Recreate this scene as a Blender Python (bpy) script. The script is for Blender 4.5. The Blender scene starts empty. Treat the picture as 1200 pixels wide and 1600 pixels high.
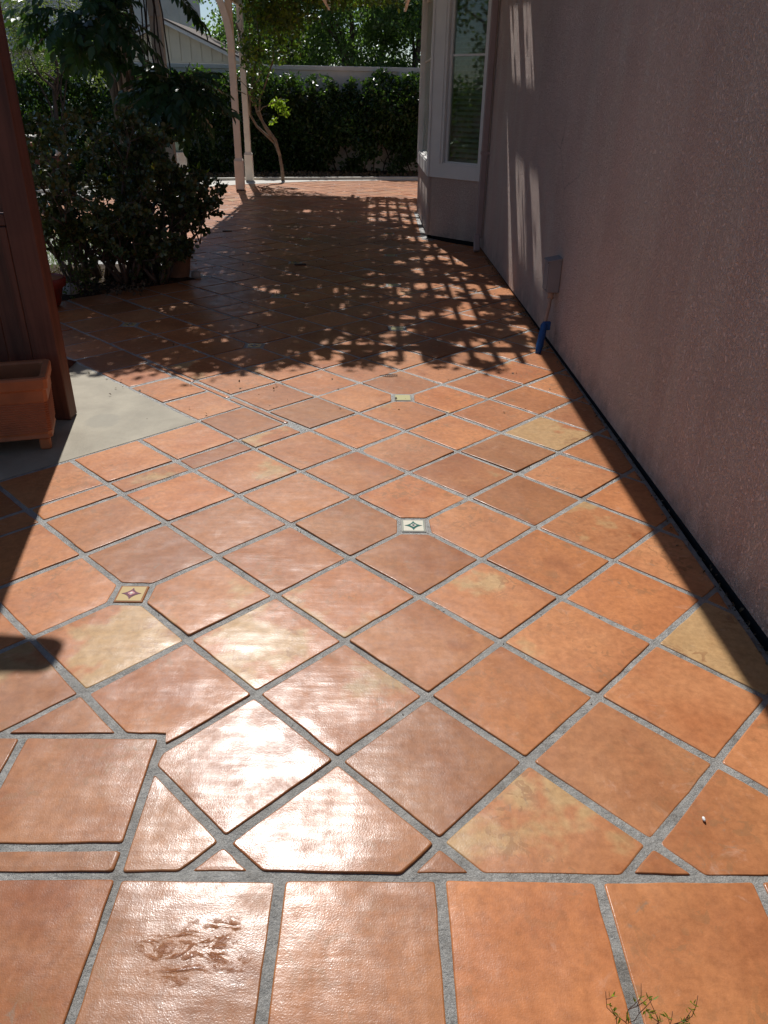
import bpy, bmesh, math, random
import numpy as np
from mathutils import Vector, Matrix

random.seed(7)
RNG = np.random.default_rng(7)
scene = bpy.context.scene
COL = scene.collection
rad = math.radians

# ------------------------------------------------------------------ camera
cam_data = bpy.data.cameras.new('camera')
cam = bpy.data.objects.new('camera', cam_data)
COL.objects.link(cam)
RX, UX, FX = (0.9998, -0.0073, 0.0169), (-0.0114, 0.4788, 0.8778), (0.0145, 0.8779, -0.4787)
cam.matrix_world = Matrix(((RX[0], UX[0], -FX[0], 0.0769), (RX[1], UX[1], -FX[1], -1.3097),
                           (RX[2], UX[2], -FX[2], 1.3866), (0, 0, 0, 1)))
cam_data.sensor_fit = 'VERTICAL'
cam_data.sensor_height = 36.0
cam_data.lens = 36.0 * 1192.5 / 1600.0
cam_data.clip_start = 0.02
cam_data.clip_end = 2000.0
scene.camera = cam

# ------------------------------------------------------------------ world and sun
SUN_EL, SUN_AZ = rad(49.7), rad(-11.5)          # azimuth from +Y, clockwise seen from above
world = bpy.data.worlds.new('World')
scene.world = world
world.use_nodes = True
wn = world.node_tree
wn.nodes.clear()
w_out = wn.nodes.new('ShaderNodeOutputWorld')
w_bg = wn.nodes.new('ShaderNodeBackground')
w_sky = wn.nodes.new('ShaderNodeTexSky')
w_sky.sky_type = 'NISHITA'
w_sky.sun_disc = False
w_sky.sun_elevation = SUN_EL
w_sky.sun_rotation = SUN_AZ
w_sky.air_density = 0.9
w_sky.dust_density = 0.3
w_sky.ozone_density = 3.0
w_bg.inputs['Strength'].default_value = 0.072
wn.links.new(w_sky.outputs[0], w_bg.inputs[0])
wn.links.new(w_bg.outputs[0], w_out.inputs[0])

sun_data = bpy.data.lights.new('sun', 'SUN')
sun_data.energy = 4.8
sun_data.angle = rad(0.53)
sun_data.color = (1.0, 0.972, 0.94)
sun = bpy.data.objects.new('sun', sun_data)
COL.objects.link(sun)
SUN_DIR = Vector((math.sin(SUN_AZ) * math.cos(SUN_EL), math.cos(SUN_AZ) * math.cos(SUN_EL), math.sin(SUN_EL)))
sun.rotation_euler = SUN_DIR.to_track_quat('Z', 'Y').to_euler()

scene.view_settings.view_transform = 'Standard'
scene.view_settings.look = 'None'
scene.view_settings.exposure = 0.0
scene.view_settings.gamma = 1.0
scene.view_settings.use_curve_mapping = False


# ------------------------------------------------------------------ helpers: tagging
def tag(o, label=None, category=None, group=None, kind=None):
    if label: o['label'] = label
    if category: o['category'] = category
    if group: o['group'] = group
    if kind: o['kind'] = kind
    return o


def empty(name, loc=(0, 0, 0), rz=0.0):
    o = bpy.data.objects.new(name, None)
    o.empty_display_size = 0.1
    o.location = loc
    o.rotation_euler = (0, 0, rz)
    COL.objects.link(o)
    return o


def link(name, me, mat, parent=None, loc=None):
    o = bpy.data.objects.new(name, me)
    if mat is not None and len(me.materials) == 0:
        me.materials.append(mat)
    COL.objects.link(o)
    if parent is not None: o.parent = parent
    if loc is not None: o.location = loc
    return o


# ------------------------------------------------------------------ helpers: mesh building
class MB:
    """collects shapes and links them as one mesh object"""
    def __init__(self):
        self.v, self.f, self.s = [], [], []

    def add(self, vs, fs, smooth=False):
        n = len(self.v)
        self.v += [tuple(p) for p in vs]
        self.f += [tuple(i + n for i in f) for f in fs]
        self.s += [smooth] * len(fs)
        return self

    def box(self, x0, y0, z0, x1, y1, z1, bev=0.0):
        if bev <= 0:
            vs = [(x, y, z) for z in (z0, z1) for y in (y0, y1) for x in (x0, x1)]
            return self.add(vs, [(0, 2, 3, 1), (4, 5, 7, 6), (0, 1, 5, 4), (2, 6, 7, 3), (0, 4, 6, 2), (1, 3, 7, 5)])
        b = min(bev, (x1 - x0) * .45, (y1 - y0) * .45, (z1 - z0) * .45)
        rings = []
        for z, i in ((z0, b), (z0 + b, 0), (z1 - b, 0), (z1, b)):
            c = 0 if i else b
            rings.append([(x0 + i + b * (not i), y0 + i, z), (x1 - i - b * (not i), y0 + i, z), (x1 - i, y0 + i + b * (not i), z), (x1 - i, y1 - i - b * (not i), z),
                          (x1 - i - b * (not i), y1 - i, z), (x0 + i + b * (not i), y1 - i, z), (x0 + i, y1 - i - b * (not i), z), (x0 + i, y0 + i + b * (not i), z)])
        vs = [p for r in rings for p in r]
        fs = [tuple(range(7, -1, -1)), tuple(range(24, 32))]
        for k in range(3):
            for j in range(8):
                a, c2 = k * 8 + j, k * 8 + (j + 1) % 8
                fs.append((a, c2, c2 + 8, a + 8))
        return self.add(vs, fs)

    def prism(self, poly, axis, a0, a1):
        """extrude a 2-D polygon along axis 'x','y' or 'z'"""
        def P(u, w, a):
            return {'x': (a, u, w), 'y': (u, a, w), 'z': (u, w, a)}[axis]
        n = len(poly)
        vs = [P(u, w, a0) for u, w in poly] + [P(u, w, a1) for u, w in poly]
        fs = [tuple(range(n))[::-1], tuple(range(n, 2 * n))]
        fs += [(i, (i + 1) % n, (i + 1) % n + n, i + n) for i in range(n)]
        return self.add(vs, fs)

    def tube(self, pts, radii, n=6, cap=True):
        pts = [Vector(p) for p in pts]
        if not hasattr(radii, '__len__'): radii = [radii] * len(pts)
        vs, fs = [], []
        prev = None
        for i, p in enumerate(pts):
            t = (pts[min(i + 1, len(pts) - 1)] - pts[max(i - 1, 0)])
            t = t.normalized() if t.length > 1e-9 else Vector((0, 0, 1))
            if prev is None:
                u = t.orthogonal().normalized()
            else:
                u = prev - t * prev.dot(t)
                u = u.normalized() if u.length > 1e-6 else t.orthogonal().normalized()
            prev = u
            w = t.cross(u)
            for k in range(n):
                a = 2 * math.pi * k / n
                vs.append(p + (u * math.cos(a) + w * math.sin(a)) * radii[i])
        for i in range(len(pts) - 1):
            for k in range(n):
                a, b = i * n + k, i * n + (k + 1) % n
                fs.append((a, b, b + n, a + n))
        if cap:
            fs.append(tuple(range(n))[::-1])
            fs.append(tuple(range((len(pts) - 1) * n, len(pts) * n)))
        return self.add(vs, fs, True)

    def lathe(self, prof, c=(0, 0, 0), n=20, cap=False):
        vs, fs = [], []
        for r, z in prof:
            for k in range(n):
                a = 2 * math.pi * k / n
                vs.append((c[0] + r * math.cos(a), c[1] + r * math.sin(a), c[2] + z))
        for i in range(len(prof) - 1):
            for k in range(n):
                a, b = i * n + k, i * n + (k + 1) % n
                fs.append((a, b, b + n, a + n))
        if cap:
            fs.append(tuple(range(n))[::-1])
            fs.append(tuple(range((len(prof) - 1) * n, len(prof) * n)))
        return self.add(vs, fs, True)

    def xf(self, m, start=0):
        self.v[start:] = [tuple(m @ Vector(p)) for p in self.v[start:]]
        return self

    def mesh(self, name):
        me = bpy.data.meshes.new(name)
        me.from_pydata(self.v, [], self.f)
        me.polygons.foreach_set('use_smooth', self.s)
        me.update()
        return me

    def build(self, name, mat, parent=None, loc=None):
        return link(name, self.mesh(name), mat, parent, loc)


def blob(mb, c, r, seed=0, n=8, rough=0.25):
    """a lumpy stone"""
    rr = random.Random(seed)
    vs, fs = [], []
    for i in range(n + 1):
        th = math.pi * i / n
        for k in range(2 * n):
            a = math.pi * k / n
            q = 1 + rough * (math.sin(3 * a + seed) * math.sin(2 * th + seed) * .5 + (rr.random() - .5) * .5 * math.sin(th))
            vs.append((c[0] + r[0] * q * math.sin(th) * math.cos(a), c[1] + r[1] * q * math.sin(th) * math.sin(a), c[2] + r[2] * q * math.cos(th)))
    for i in range(n):
        for k in range(2 * n):
            a, b = i * 2 * n + k, i * 2 * n + (k + 1) % (2 * n)
            fs.append((a, a + 2 * n, b + 2 * n, b))
    mb.add(vs, fs, True)


# ------------------------------------------------------------------ helpers: leaf clouds
SHAPES = {
    'diamond': (np.array([(0, 0, 0), (.30, .5, .10), (0, 1, 0), (-.30, .5, .10)]), [(0, 1, 2), (0, 2, 3)]),
    'oval': (np.array([(0, 0, 0), (.22, .28, .05), (.24, .66, .05), (0, 1, -.05), (-.24, .66, .05), (-.22, .28, .05)]),
             [(0, 1, 2, 3), (0, 3, 4, 5)]),
    'round': (np.array([(0, 0, 0), (.30, .35, .07), (.36, .72, .09), (0, 1, .04), (-.36, .72, .09), (-.30, .35, .07)]),
              [(0, 1, 2, 3), (0, 3, 4, 5)]),
    'blade': (np.array([(-.05, 0, 0), (.05, 0, 0), (.0, 1, .12)]), [(0, 1, 2)]),
    'long': (np.array([(0, 0, 0), (.13, .3, .03), (.12, .62, .0), (0, 1, -.10), (-.12, .62, .0), (-.13, .3, .03)]),
             [(0, 1, 2, 3), (0, 3, 4, 5)]),
}


def leaf_mesh(name, pos, size, mat, shape='diamond', dirs=None, spread=1.0, flat=0.0):
    """many leaves as one mesh. pos Nx3, size scalar or N, dirs Nx3 preferred growing direction"""
    pos = np.asarray(pos, float)
    n = len(pos)
    base, faces = SHAPES[shape]
    sz = np.broadcast_to(np.asarray(size, float), (n,)) * RNG.uniform(.7, 1.25, n)
    d = RNG.normal(size=(n, 3))
    d /= np.linalg.norm(d, axis=1)[:, None]
    if dirs is not None:
        d = np.asarray(dirs, float) + d * spread
        d /= np.linalg.norm(d, axis=1)[:, None] + 1e-9
    up = RNG.normal(size=(n, 3)) + np.array([0, 0, flat])
    side = np.cross(d, up)
    side /= np.linalg.norm(side, axis=1)[:, None] + 1e-9
    nor = np.cross(side, d)
    k = len(base)
    V = (pos[:, None, :] + sz[:, None, None] * (side[:, None, :] * base[None, :, 0:1] + d[:, None, :] * base[None, :, 1:2] + nor[:, None, :] * base[None, :, 2:3])).reshape(-1, 3)
    me = bpy.data.meshes.new(name)
    nf = len(faces)
    fl = [len(f) for f in faces]
    idx = np.concatenate([np.array(f) for f in faces])
    loops = (idx[None, :] + (np.arange(n) * k)[:, None]).ravel()
    me.vertices.add(n * k)
    me.vertices.foreach_set('co', V.ravel())
    me.loops.add(len(loops))
    me.loops.foreach_set('vertex_index', loops)
    me.polygons.add(n * nf)
    tot = np.tile(np.array(fl), n)
    st = np.concatenate([[0], np.cumsum(tot)[:-1]])
    me.polygons.foreach_set('loop_start', st)
    me.polygons.foreach_set('loop_total', tot)
    me.update(calc_edges=True)
    me.validate()
    at = me.attributes.new('rnd', 'FLOAT', 'POINT')
    at.data.foreach_set('value', np.repeat(RNG.random(n), k))
    me.materials.append(mat)
    return me


# ------------------------------------------------------------------ helpers: materials
class NT:
    def __init__(self, name):
        self.m = bpy.data.materials.new(name)
        self.m.use_nodes = True
        self.t = self.m.node_tree
        self.t.nodes.clear()
        self.out = self.t.nodes.new('ShaderNodeOutputMaterial')

    def n(self, typ, **kw):
        nd = self.t.nodes.new('ShaderNode' + typ)
        for k, v in kw.items():
            if k.startswith('i_'):
                self.put(nd.inputs[k[2:].replace('__', ' ')], v)
            else:
                setattr(nd, k, v)
        return nd

    def put(self, sock, v):
        if isinstance(v, bpy.types.NodeSocket): self.t.links.new(v, sock)
        elif isinstance(v, (tuple, list)) and sock.type == 'RGBA' and len(v) == 3: sock.default_value = (*v, 1)
        else: sock.default_value = v

    def noise(self, vec, scale, detail=4, rough=.55, dist=0.0, out='Fac'):
        nd = self.n('TexNoise')
        if vec is not None: self.put(nd.inputs['Vector'], vec)
        nd.inputs['Scale'].default_value = scale
        nd.inputs['Detail'].default_value = detail
        nd.inputs['Roughness'].default_value = rough
        nd.inputs['Distortion'].default_value = dist
        return nd.outputs[out]

    def ramp(self, fac, *stops):
        nd = self.n('ValToRGB')
        self.put(nd.inputs[0], fac)
        e = nd.color_ramp.elements
        while len(e) < len(stops): e.new(.5)
        for el, (p, c) in zip(e, stops):
            el.position = p
            el.color = (c, c, c, 1) if not hasattr(c, '__len__') else (*c, 1)
        return nd.outputs[0]

    def mix(self, fac, a, b, mode='MIX'):
        nd = self.n('Mix', data_type='RGBA', blend_type=mode)
        self.put(nd.inputs[0], fac)
        self.put(nd.inputs[6], a)
        self.put(nd.inputs[7], b)
        return nd.outputs[2]

    def math(self, op, a, b=0.0, c=None, clamp=False):
        nd = self.n('Math', operation=op, use_clamp=clamp)
        self.put(nd.inputs[0], a)
        self.put(nd.inputs[1], b)
        if c is not None: self.put(nd.inputs[2], c)
        return nd.outputs[0]

    def vmath(self, op, a, b):
        nd = self.n('VectorMath', operation=op)
        self.put(nd.inputs[0], a)
        self.put(nd.inputs[1], b)
        return nd.outputs[0]

    def bump(self, h, dist, strength=1.0, normal=None):
        nd = self.n('Bump')
        self.put(nd.inputs['Height'], h)
        nd.inputs['Distance'].default_value = dist
        nd.inputs['Strength'].default_value = strength
        if normal is not None: self.put(nd.inputs['Normal'], normal)
        return nd.outputs[0]

    def pos(self):
        return self.n('NewGeometry').outputs['Position']

    def mapping(self, vec, scale=(1, 1, 1), rot=(0, 0, 0), loc=(0, 0, 0)):
        nd = self.n('Mapping')
        self.put(nd.inputs['Vector'], vec)
        nd.inputs['Scale'].default_value = scale
        nd.inputs['Rotation'].default_value = rot
        nd.inputs['Location'].default_value = loc
        return nd.outputs[0]

    def bsdf(self, color, rough=.6, normal=None, spec=.5, metal=0.0, **kw):
        nd = self.n('BsdfPrincipled')
        self.put(nd.inputs['Base Color'], color)
        self.put(nd.inputs['Roughness'], rough)
        self.put(nd.inputs['Specular IOR Level'], spec)
        self.put(nd.inputs['Metallic'], metal)
        if normal is not None: self.put(nd.inputs['Normal'], normal)
        for k, v in kw.items(): self.put(nd.inputs[k.replace('_', ' ')], v)
        self.t.links.new(nd.outputs[0], self.out.inputs[0])
        return nd


def simple(name, col, rough=.6, var=.15, scale=8, bump=.0, bscale=60, spec=.4, metal=0.0, grain=None):
    t = NT(name)
    p = t.pos()
    n1 = t.noise(p, scale, 5)
    c = t.mix(t.ramp(n1, (.3, 0.0), (.7, 1.0)), tuple(x * (1 - var) for x in col), tuple(min(1, x * (1 + var)) for x in col))
    if grain:
        g = t.noise(t.mapping(p, grain), 1, 5, .6)
        c = t.mix(t.math('MULTIPLY', t.ramp(g, (.35, 1.0), (.6, 0.0)), .7), c, tuple(x * .45 for x in col))
    nb = t.bump(t.noise(t.mapping(p, grain) if grain else p, 1 if grain else bscale, 4), bump or .001, .6) if bump or grain else None
    t.bsdf(c, rough, nb, spec, metal)
    return t.m


def leaf_mat(name, a, b, c, trans=.35, rough=.45, gloss=.5):
    """a, b, c: dark, mid, light leaf colours picked per leaf"""
    t = NT(name)
    r = t.n('Attribute', attribute_name='rnd').outputs['Fac']
    col = t.ramp(r, (0.0, a), (.55, b), (1.0, c))
    col = t.mix(.35, col, t.mix(t.noise(t.pos(), 2.5, 3), a, c))
    d = t.n('BsdfPrincipled')
    t.put(d.inputs['Base Color'], col)
    t.put(d.inputs['Roughness'], rough)
    t.put(d.inputs['Specular IOR Level'], gloss)
    tr = t.n('BsdfTranslucent')
    t.put(tr.inputs[0], t.mix(1.0, col, (1.7, 1.9, .7), 'MULTIPLY'))
    mx = t.n('MixShader')
    mx.inputs[0].default_value = trans
    t.t.links.new(d.outputs[0], mx.inputs[1])
    t.t.links.new(tr.outputs[0], mx.inputs[2])
    t.t.links.new(mx.outputs[0], t.out.inputs[0])
    return t.m


def tile_material():
    t = NT('saltillo_tile')
    p = t.pos()
    a = t.n('Attribute', attribute_name='tint')
    sep = t.n('SeparateColor')
    t.put(sep.inputs[0], a.outputs['Color'])
    r1, r2, r3 = sep.outputs[0], sep.outputs[1], sep.outputs[2]
    off = t.vmath('ADD', p, t.vmath('MULTIPLY', a.outputs['Vector'], (31.0, 17.0, 23.0)))
    big = t.noise(off, 3.2, 4, .6, .1)
    mid = t.noise(off, 11, 8, .62, .2)
    fine = t.noise(off, 48, 8, .7, .1)
    dark = t.mix(r1, (.38, .120, .037), (.43, .172, .068))
    lite = t.mix(r2, (.54, .205, .068), (.53, .240, .102))
    col = t.mix(t.ramp(big, (.33, 0.0), (.66, 1.0)), dark, lite)
    # yellow-tan clouds on some of the tiles
    tanm = t.ramp(t.math('ADD', big, t.math('MULTIPLY', t.math('SUBTRACT', r3, .5), .42)), (.70, 0.0), (.76, 1.0))
    col = t.mix(t.math('MULTIPLY', tanm, .85), col, t.mix(mid, (.45, .27, .11), (.54, .37, .18)))
    # deeper burnt orange clouds
    deep = t.ramp(t.noise(t.vmath('ADD', off, (9, 4, 2)), 4.5, 6, .65, .1), (.58, 0.0), (.74, 1.0))
    col = t.mix(t.math('MULTIPLY', deep, t.math('MULTIPLY', r1, 1.0)), col, (.30, .088, .022))
    col = t.mix(1.0, col, t.n('CombineColor', i_Red=a.outputs['Alpha'], i_Green=a.outputs['Alpha'], i_Blue=a.outputs['Alpha']).outputs[0], 'MULTIPLY')
    # fine mottling
    col = t.mix(.9, col, t.mix(t.ramp(fine, (.3, 0.0), (.72, 1.0)), (.70, .67, .64), (1.15, 1.15, 1.15)), 'MULTIPLY')
    # water marks and worn spots with an outline of their own
    sp = t.noise(t.vmath('ADD', off, (3, 8, 1)), 26, 5, .55, 1.2)
    area = t.ramp(t.noise(t.vmath('ADD', off, (1, 5, 7)), 5, 2), (.48, 0.0), (.62, 1.0))
    spots = t.math('MULTIPLY', t.ramp(sp, (.555, 0.0), (.575, 1.0)), area)
    col = t.mix(t.math('MULTIPLY', spots, .6), col, (.27, .125, .05))
    grey = t.math('MULTIPLY', t.ramp(t.noise(t.vmath('ADD', off, (6, 2, 9)), 19, 8, .7, 1.5), (.60, 0.0), (.70, 1.0)), area)
    col = t.mix(t.math('MULTIPLY', grey, .7), col, (.22, .17, .12))
    chalk = t.ramp(t.noise(t.vmath('ADD', off, (2, 2, 3)), 8, 9, .72, 1.0), (.60, 0.0), (.74, 1.0))
    col = t.mix(t.math('MULTIPLY', chalk, .45), col, (.60, .38, .27))
    sx = t.n('SeparateXYZ')
    t.put(sx.inputs[0], p)
    # one tile in front where the sealer has blistered
    dx = t.math('DIVIDE', t.math('SUBTRACT', sx.outputs[0], -.245), .095)
    dy = t.math('DIVIDE', t.math('SUBTRACT', sx.outputs[1], -.46), .075)
    rr = t.math('ADD', t.math('MULTIPLY', dx, dx), t.math('MULTIPLY', dy, dy))
    reg = t.ramp(t.math('ADD', rr, t.math('MULTIPLY', t.math('SUBTRACT', t.noise(p, 16, 5, .6), .5), 3.2)), (.3, 1.0), (1.3, 0.0))
    wr = t.noise(t.mapping(p, (15, 34, 10), (0, 0, -.25)), 1, 6, .62, 1.6)
    bl = t.math('MULTIPLY', reg, t.ramp(wr, (.48, 0.0), (.60, 1.0)))
    col = t.mix(t.math('MULTIPLY', bl, .8), col, (.20, .060, .020))
    # sealer: a glossy coat brushed unevenly over the duller clay
    wear = t.ramp(t.noise(off, 10, 8, .68, .2), (.36, 0.0), (.60, 1.0))
    wav = t.noise(off, 5.0, 2, .5)
    brush = t.ramp(t.noise(t.mapping(off, (7, 55, 10), (0, 0, .5)), 1, 5, .6), (.38, .35), (.62, 1.0))
    wear = t.math('MULTIPLY', wear, brush)
    drag = t.noise(t.mapping(off, (9, 60, 10), (0, 0, .6)), 1, 2, .5)
    drag2 = t.noise(t.mapping(off, (50, 7, 10), (0, 0, .35)), 1, 2, .5)
    pits = t.noise(p, 270, 2, .5)
    grain = t.noise(p, 420, 0, .5)
    scr = t.ramp(t.noise(off, 4, 3), (.45, 0.0), (.62, 1.0))
    n0 = t.bump(wav, .0060, 1.0)
    n1 = t.bump(t.math('ADD', t.math('MULTIPLY', drag, scr), t.math('MULTIPLY', drag2, .5)), .00042, 1.0, n0)
    n2 = t.bump(pits, .00021, 1.0, n1)
    n3 = t.bump(grain, .00012, 1.0, n2)
    n4 = t.bump(t.math('MULTIPLY', bl, t.noise(p, 60, 3, .5, 1.0)), .0022, 1.0, n3)
    t.bsdf(col, t.math('ADD', .50, t.math('MULTIPLY', wear, -.08)), n4, .17,
           Coat_Weight=t.math('ADD', .10, t.math('MULTIPLY', wear, .50)), Coat_Roughness=t.math('ADD', .17, t.math('MULTIPLY', t.noise(off, 22, 4), .16)), Coat_Normal=n4)
    return t.m


def grout_material():
    t = NT('cement_grout')
    p = t.pos()
    n = t.noise(p, 22, 7, .7)
    n2 = t.noise(p, 260, 4, .7)
    col = t.mix(t.ramp(n, (.3, 0.0), (.7, 1.0)), (.15, .145, .13), (.34, .33, .30))
    col = t.mix(t.math('MULTIPLY', t.ramp(n2, (.5, 0.0), (.7, 1.0)), .5), col, (.60, .59, .56))
    st_ = t.ramp(t.noise(p, 7, 6, .7), (.52, 0.0), (.66, 1.0))
    col = t.mix(t.math('MULTIPLY', st_, .6), col, (.10, .085, .065))
    h = t.math('ADD', t.math('MULTIPLY', t.noise(p, 90, 6, .7), .9), t.math('MULTIPLY', t.noise(p, 14, 3), 1.6))
    t.bsdf(col, .36, t.bump(h, .008, 1.0), .7)
    return t.m


def stucco_material(name, col, bscale=95, depth=.0075, dirt=True):
    t = NT(name)
    p = t.pos()
    lumps = t.noise(t.mapping(p, (1, 1, .62)), bscale, 3, .55, .8)
    lumps2 = t.noise(p, bscale * .42, 3, .6, .5)
    n = t.noise(p, 1.3, 5, .6)
    c = t.mix(t.ramp(n, (.3, 0.0), (.7, 1.0)), tuple(x * .88 for x in col), tuple(x * 1.1 for x in col))
    streak = t.noise(t.mapping(p, (3.0, 3.0, .35)), 1.6, 4, .6)
    c = t.mix(t.math('MULTIPLY', t.ramp(streak, (.45, 0.0), (.75, 1.0)), .5), c, tuple(min(.8, x * 1.28) for x in col))
    vr = t.n('TexVoronoi', feature='DISTANCE_TO_EDGE')
    t.put(vr.inputs['Vector'], t.vmath('ADD', p, t.mix(.06, (0, 0, 0), t.noise(p, 9, 4, out='Color'))))
    vr.inputs['Scale'].default_value = 1.1
    crack = t.math('MULTIPLY', t.ramp(vr.outputs['Distance'], (.0, 1.0), (.006, 0.0)), t.ramp(t.noise(p, 1.1, 2), (.52, 0.0), (.62, 1.0)))
    c = t.mix(t.math('MULTIPLY', crack, .35), c, (.12, .09, .08))
    if dirt:
        z = t.n('SeparateXYZ')
        t.put(z.inputs[0], p)
        low = t.math('MULTIPLY', t.ramp(z.outputs[2], (.0, 1.0), (.22, 0.0)), t.ramp(t.noise(p, 12, 5), (.35, 0.0), (.65, 1.0)))
        c = t.mix(t.math('MULTIPLY', low, .5), c, (.16, .13, .11))
    h = t.math('ADD', t.ramp(lumps, (.38, 0.0), (.62, 1.0)), t.math('MULTIPLY', lumps2, .6))
    t.bsdf(c, .85, t.bump(h, depth, 1.0), .25)
    return t.m


def concrete_material():
    t = NT('smooth_concrete')
    p = t.pos()
    n = t.noise(p, 4.5, 7, .62, .4)
    c = t.mix(t.ramp(n, (.32, 0.0), (.68, 1.0)), (.25, .215, .15), (.36, .315, .225))
    c = t.mix(t.math('MULTIPLY', t.ramp(t.noise(p, 40, 5, .7), (.55, 0.0), (.68, 1.0)), .4), c, (.25, .22, .16))
    # one round damp stain
    s = t.n('SeparateXYZ')
    t.put(s.inputs[0], p)
    dx = t.math('DIVIDE', t.math('SUBTRACT', s.outputs[0], -1.22), .085)
    dy = t.math('DIVIDE', t.math('SUBTRACT', s.outputs[1], 2.12), .10)
    rr = t.math('ADD', t.math('MULTIPLY', dx, dx), t.math('MULTIPLY', dy, dy))
    m = t.ramp(t.math('ADD', rr, t.math('MULTIPLY', t.math('SUBTRACT', t.noise(p, 22, 5), .5), 1.2)), (.6, 1.0), (1.0, 0.0))
    c = t.mix(t.math('MULTIPLY', m, .45), c, (.22, .20, .15))
    t.bsdf(c, .62, t.bump(t.noise(p, 130, 5, .6), .0012, 1.0), .35)
    return t.m


M = {}
M['tile'] = tile_material()
M['grout'] = grout_material()
M['stucco'] = stucco_material('mauve_stucco', (.74, .565, .49), 115, .010)
M['stucco_far'] = stucco_material('cream_stucco', (.76, .71, .62), 60, .004, False)
M['concrete'] = concrete_material()
M['pale_concrete'] = simple('pale_concrete', (.55, .52, .46), .8, .12, 5, .002, 90)
M['soil'] = simple('bark_soil', (.060, .043, .030), .95, .4, 9, .02, 40, .1)
M['white_wall'] = simple('white_block_wall', (.72, .69, .63), .85, .10, 3, .002, 60)
M['white_paint'] = simple('white_paint', (.78, .75, .70), .45, .06, 5, .0006, 50)
M['cream_paint'] = simple('cream_post_paint', (.82, .74, .62), .5, .08, 6, .001, 60)
M['window_white'] = simple('window_frame_white', (.74, .72, .69), .40, .05, 5)
M['redwood'] = simple('red_stained_wood', (.145, .050, .030), .55, .22, 4, .001, 60, .35, grain=(38, 38, 1.6))
M['redwood_h'] = simple('red_stained_rail', (.16, .056, .034), .55, .22, 4, .001, 60, .35, grain=(2, 38, 38))
M['terracotta'] = simple('terracotta', (.42, .14, .055), .55, .16, 11, .0015, 70)
M['terracotta_pale'] = simple('weathered_terracotta', (.33, .19, .12), .8, .25, 11, .0015, 70)
M['red_glaze'] = simple('red_glaze', (.30, .045, .03), .22, .1, 8)
M['teal_glaze'] = simple('teal_glaze', (.03, .16, .17), .2, .1, 8)
M['white_glaze'] = simple('white_glaze', (.55, .54, .50), .25, .06, 8)
M['sage_glaze'] = simple('sage_glaze', (.20, .30, .25), .3, .08, 8)
M['steel'] = simple('painted_steel', (.24, .23, .24), .45, .08, 9)
M['dark'] = simple('gap_shade_black', (.012, .012, .014), .9, .1, 5)  # near-black colour standing in for the shade in the wall-foot gaps
M['black_metal'] = simple('black_metal', (.03, .035, .035), .4, .1, 5)
M['blue_tape'] = simple('blue_masking_tape', (.014, .075, .24), .5, .12, 60, .001, 90)
M['conduit'] = simple('tan_conduit', (.40, .26, .19), .55, .1, 20)
M['pipe_pink'] = simple('mauve_downspout', (.36, .26, .24), .5, .06, 6)
M['curtain'] = simple('pale_curtain', (.50, .47, .36), .85, .08, 5)
M['slat_white'] = simple('white_blind', (.62, .61, .57), .5, .04, 5)
M['siding'] = simple('beige_siding', (.76, .68, .52), .75, .05, 3)
M['trim_white'] = simple('trim_white', (.75, .74, .71), .5, .04, 3)
M['roof'] = simple('roof_shingle', (.14, .11, .09), .9, .3, 12, .01, 30)
M['bark'] = simple('grey_bark', (.20, .145, .105), .85, .3, 14, .004, 60)
M['bark_dark'] = simple('dark_bark', (.075, .055, .045), .85, .3, 14, .004, 60)
M['jade_stem'] = simple('jade_stem', (.14, .10, .075), .7, .3, 20, .003, 50)
M['twig'] = simple('red_brown_twig', (.12, .055, .04), .6, .2, 30)
M['stone'] = simple('white_stone', (.48, .45, .40), .85, .2, 18, .004, 40)
M['l_vine'] = leaf_mat('wisteria_leaf', (.035, .070, .012), (.060, .105, .018), (.11, .16, .025), .32, .42)
M['l_canopy'] = leaf_mat('wisteria_canopy_leaf', (.030, .060, .012), (.050, .090, .018), (.09, .13, .025), .10, .42)
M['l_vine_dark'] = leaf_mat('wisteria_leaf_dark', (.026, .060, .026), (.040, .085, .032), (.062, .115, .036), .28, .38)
M['l_hedge'] = leaf_mat('hedge_leaf', (.020, .046, .018), (.036, .072, .024), (.08, .13, .03), .42, .33)
M['l_tree'] = leaf_mat('tree_leaf', (.045, .085, .036), (.080, .14, .050), (.14, .21, .07), .50, .28)
M['l_tree_pale'] = leaf_mat('pale_tree_leaf', (.05, .075, .03), (.10, .13, .05), (.16, .19, .07), .45, .45)
M['l_jade'] = leaf_mat('jade_leaf', (.045, .075, .026), (.075, .115, .038), (.14, .155, .05), .10, .30, .6)
M['l_jade_tip'] = leaf_mat('jade_leaf_tip', (.08, .07, .02), (.14, .11, .03), (.20, .16, .04), .15, .32, .6)
M['l_bright'] = leaf_mat('fresh_backlit_leaf', (.10, .16, .02), (.17, .24, .03), (.24, .30, .045), .5, .45)  # fresh shoots and weeds; also paints the backlight on fringe and spray leaves
M['l_litter'] = leaf_mat('leaf_litter', (.06, .04, .025), (.13, .085, .05), (.20, .15, .09), .1, .8)
M['l_grass'] = leaf_mat('grass_blade', (.06, .10, .02), (.10, .16, .03), (.17, .22, .05), .35, .5)

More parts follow.
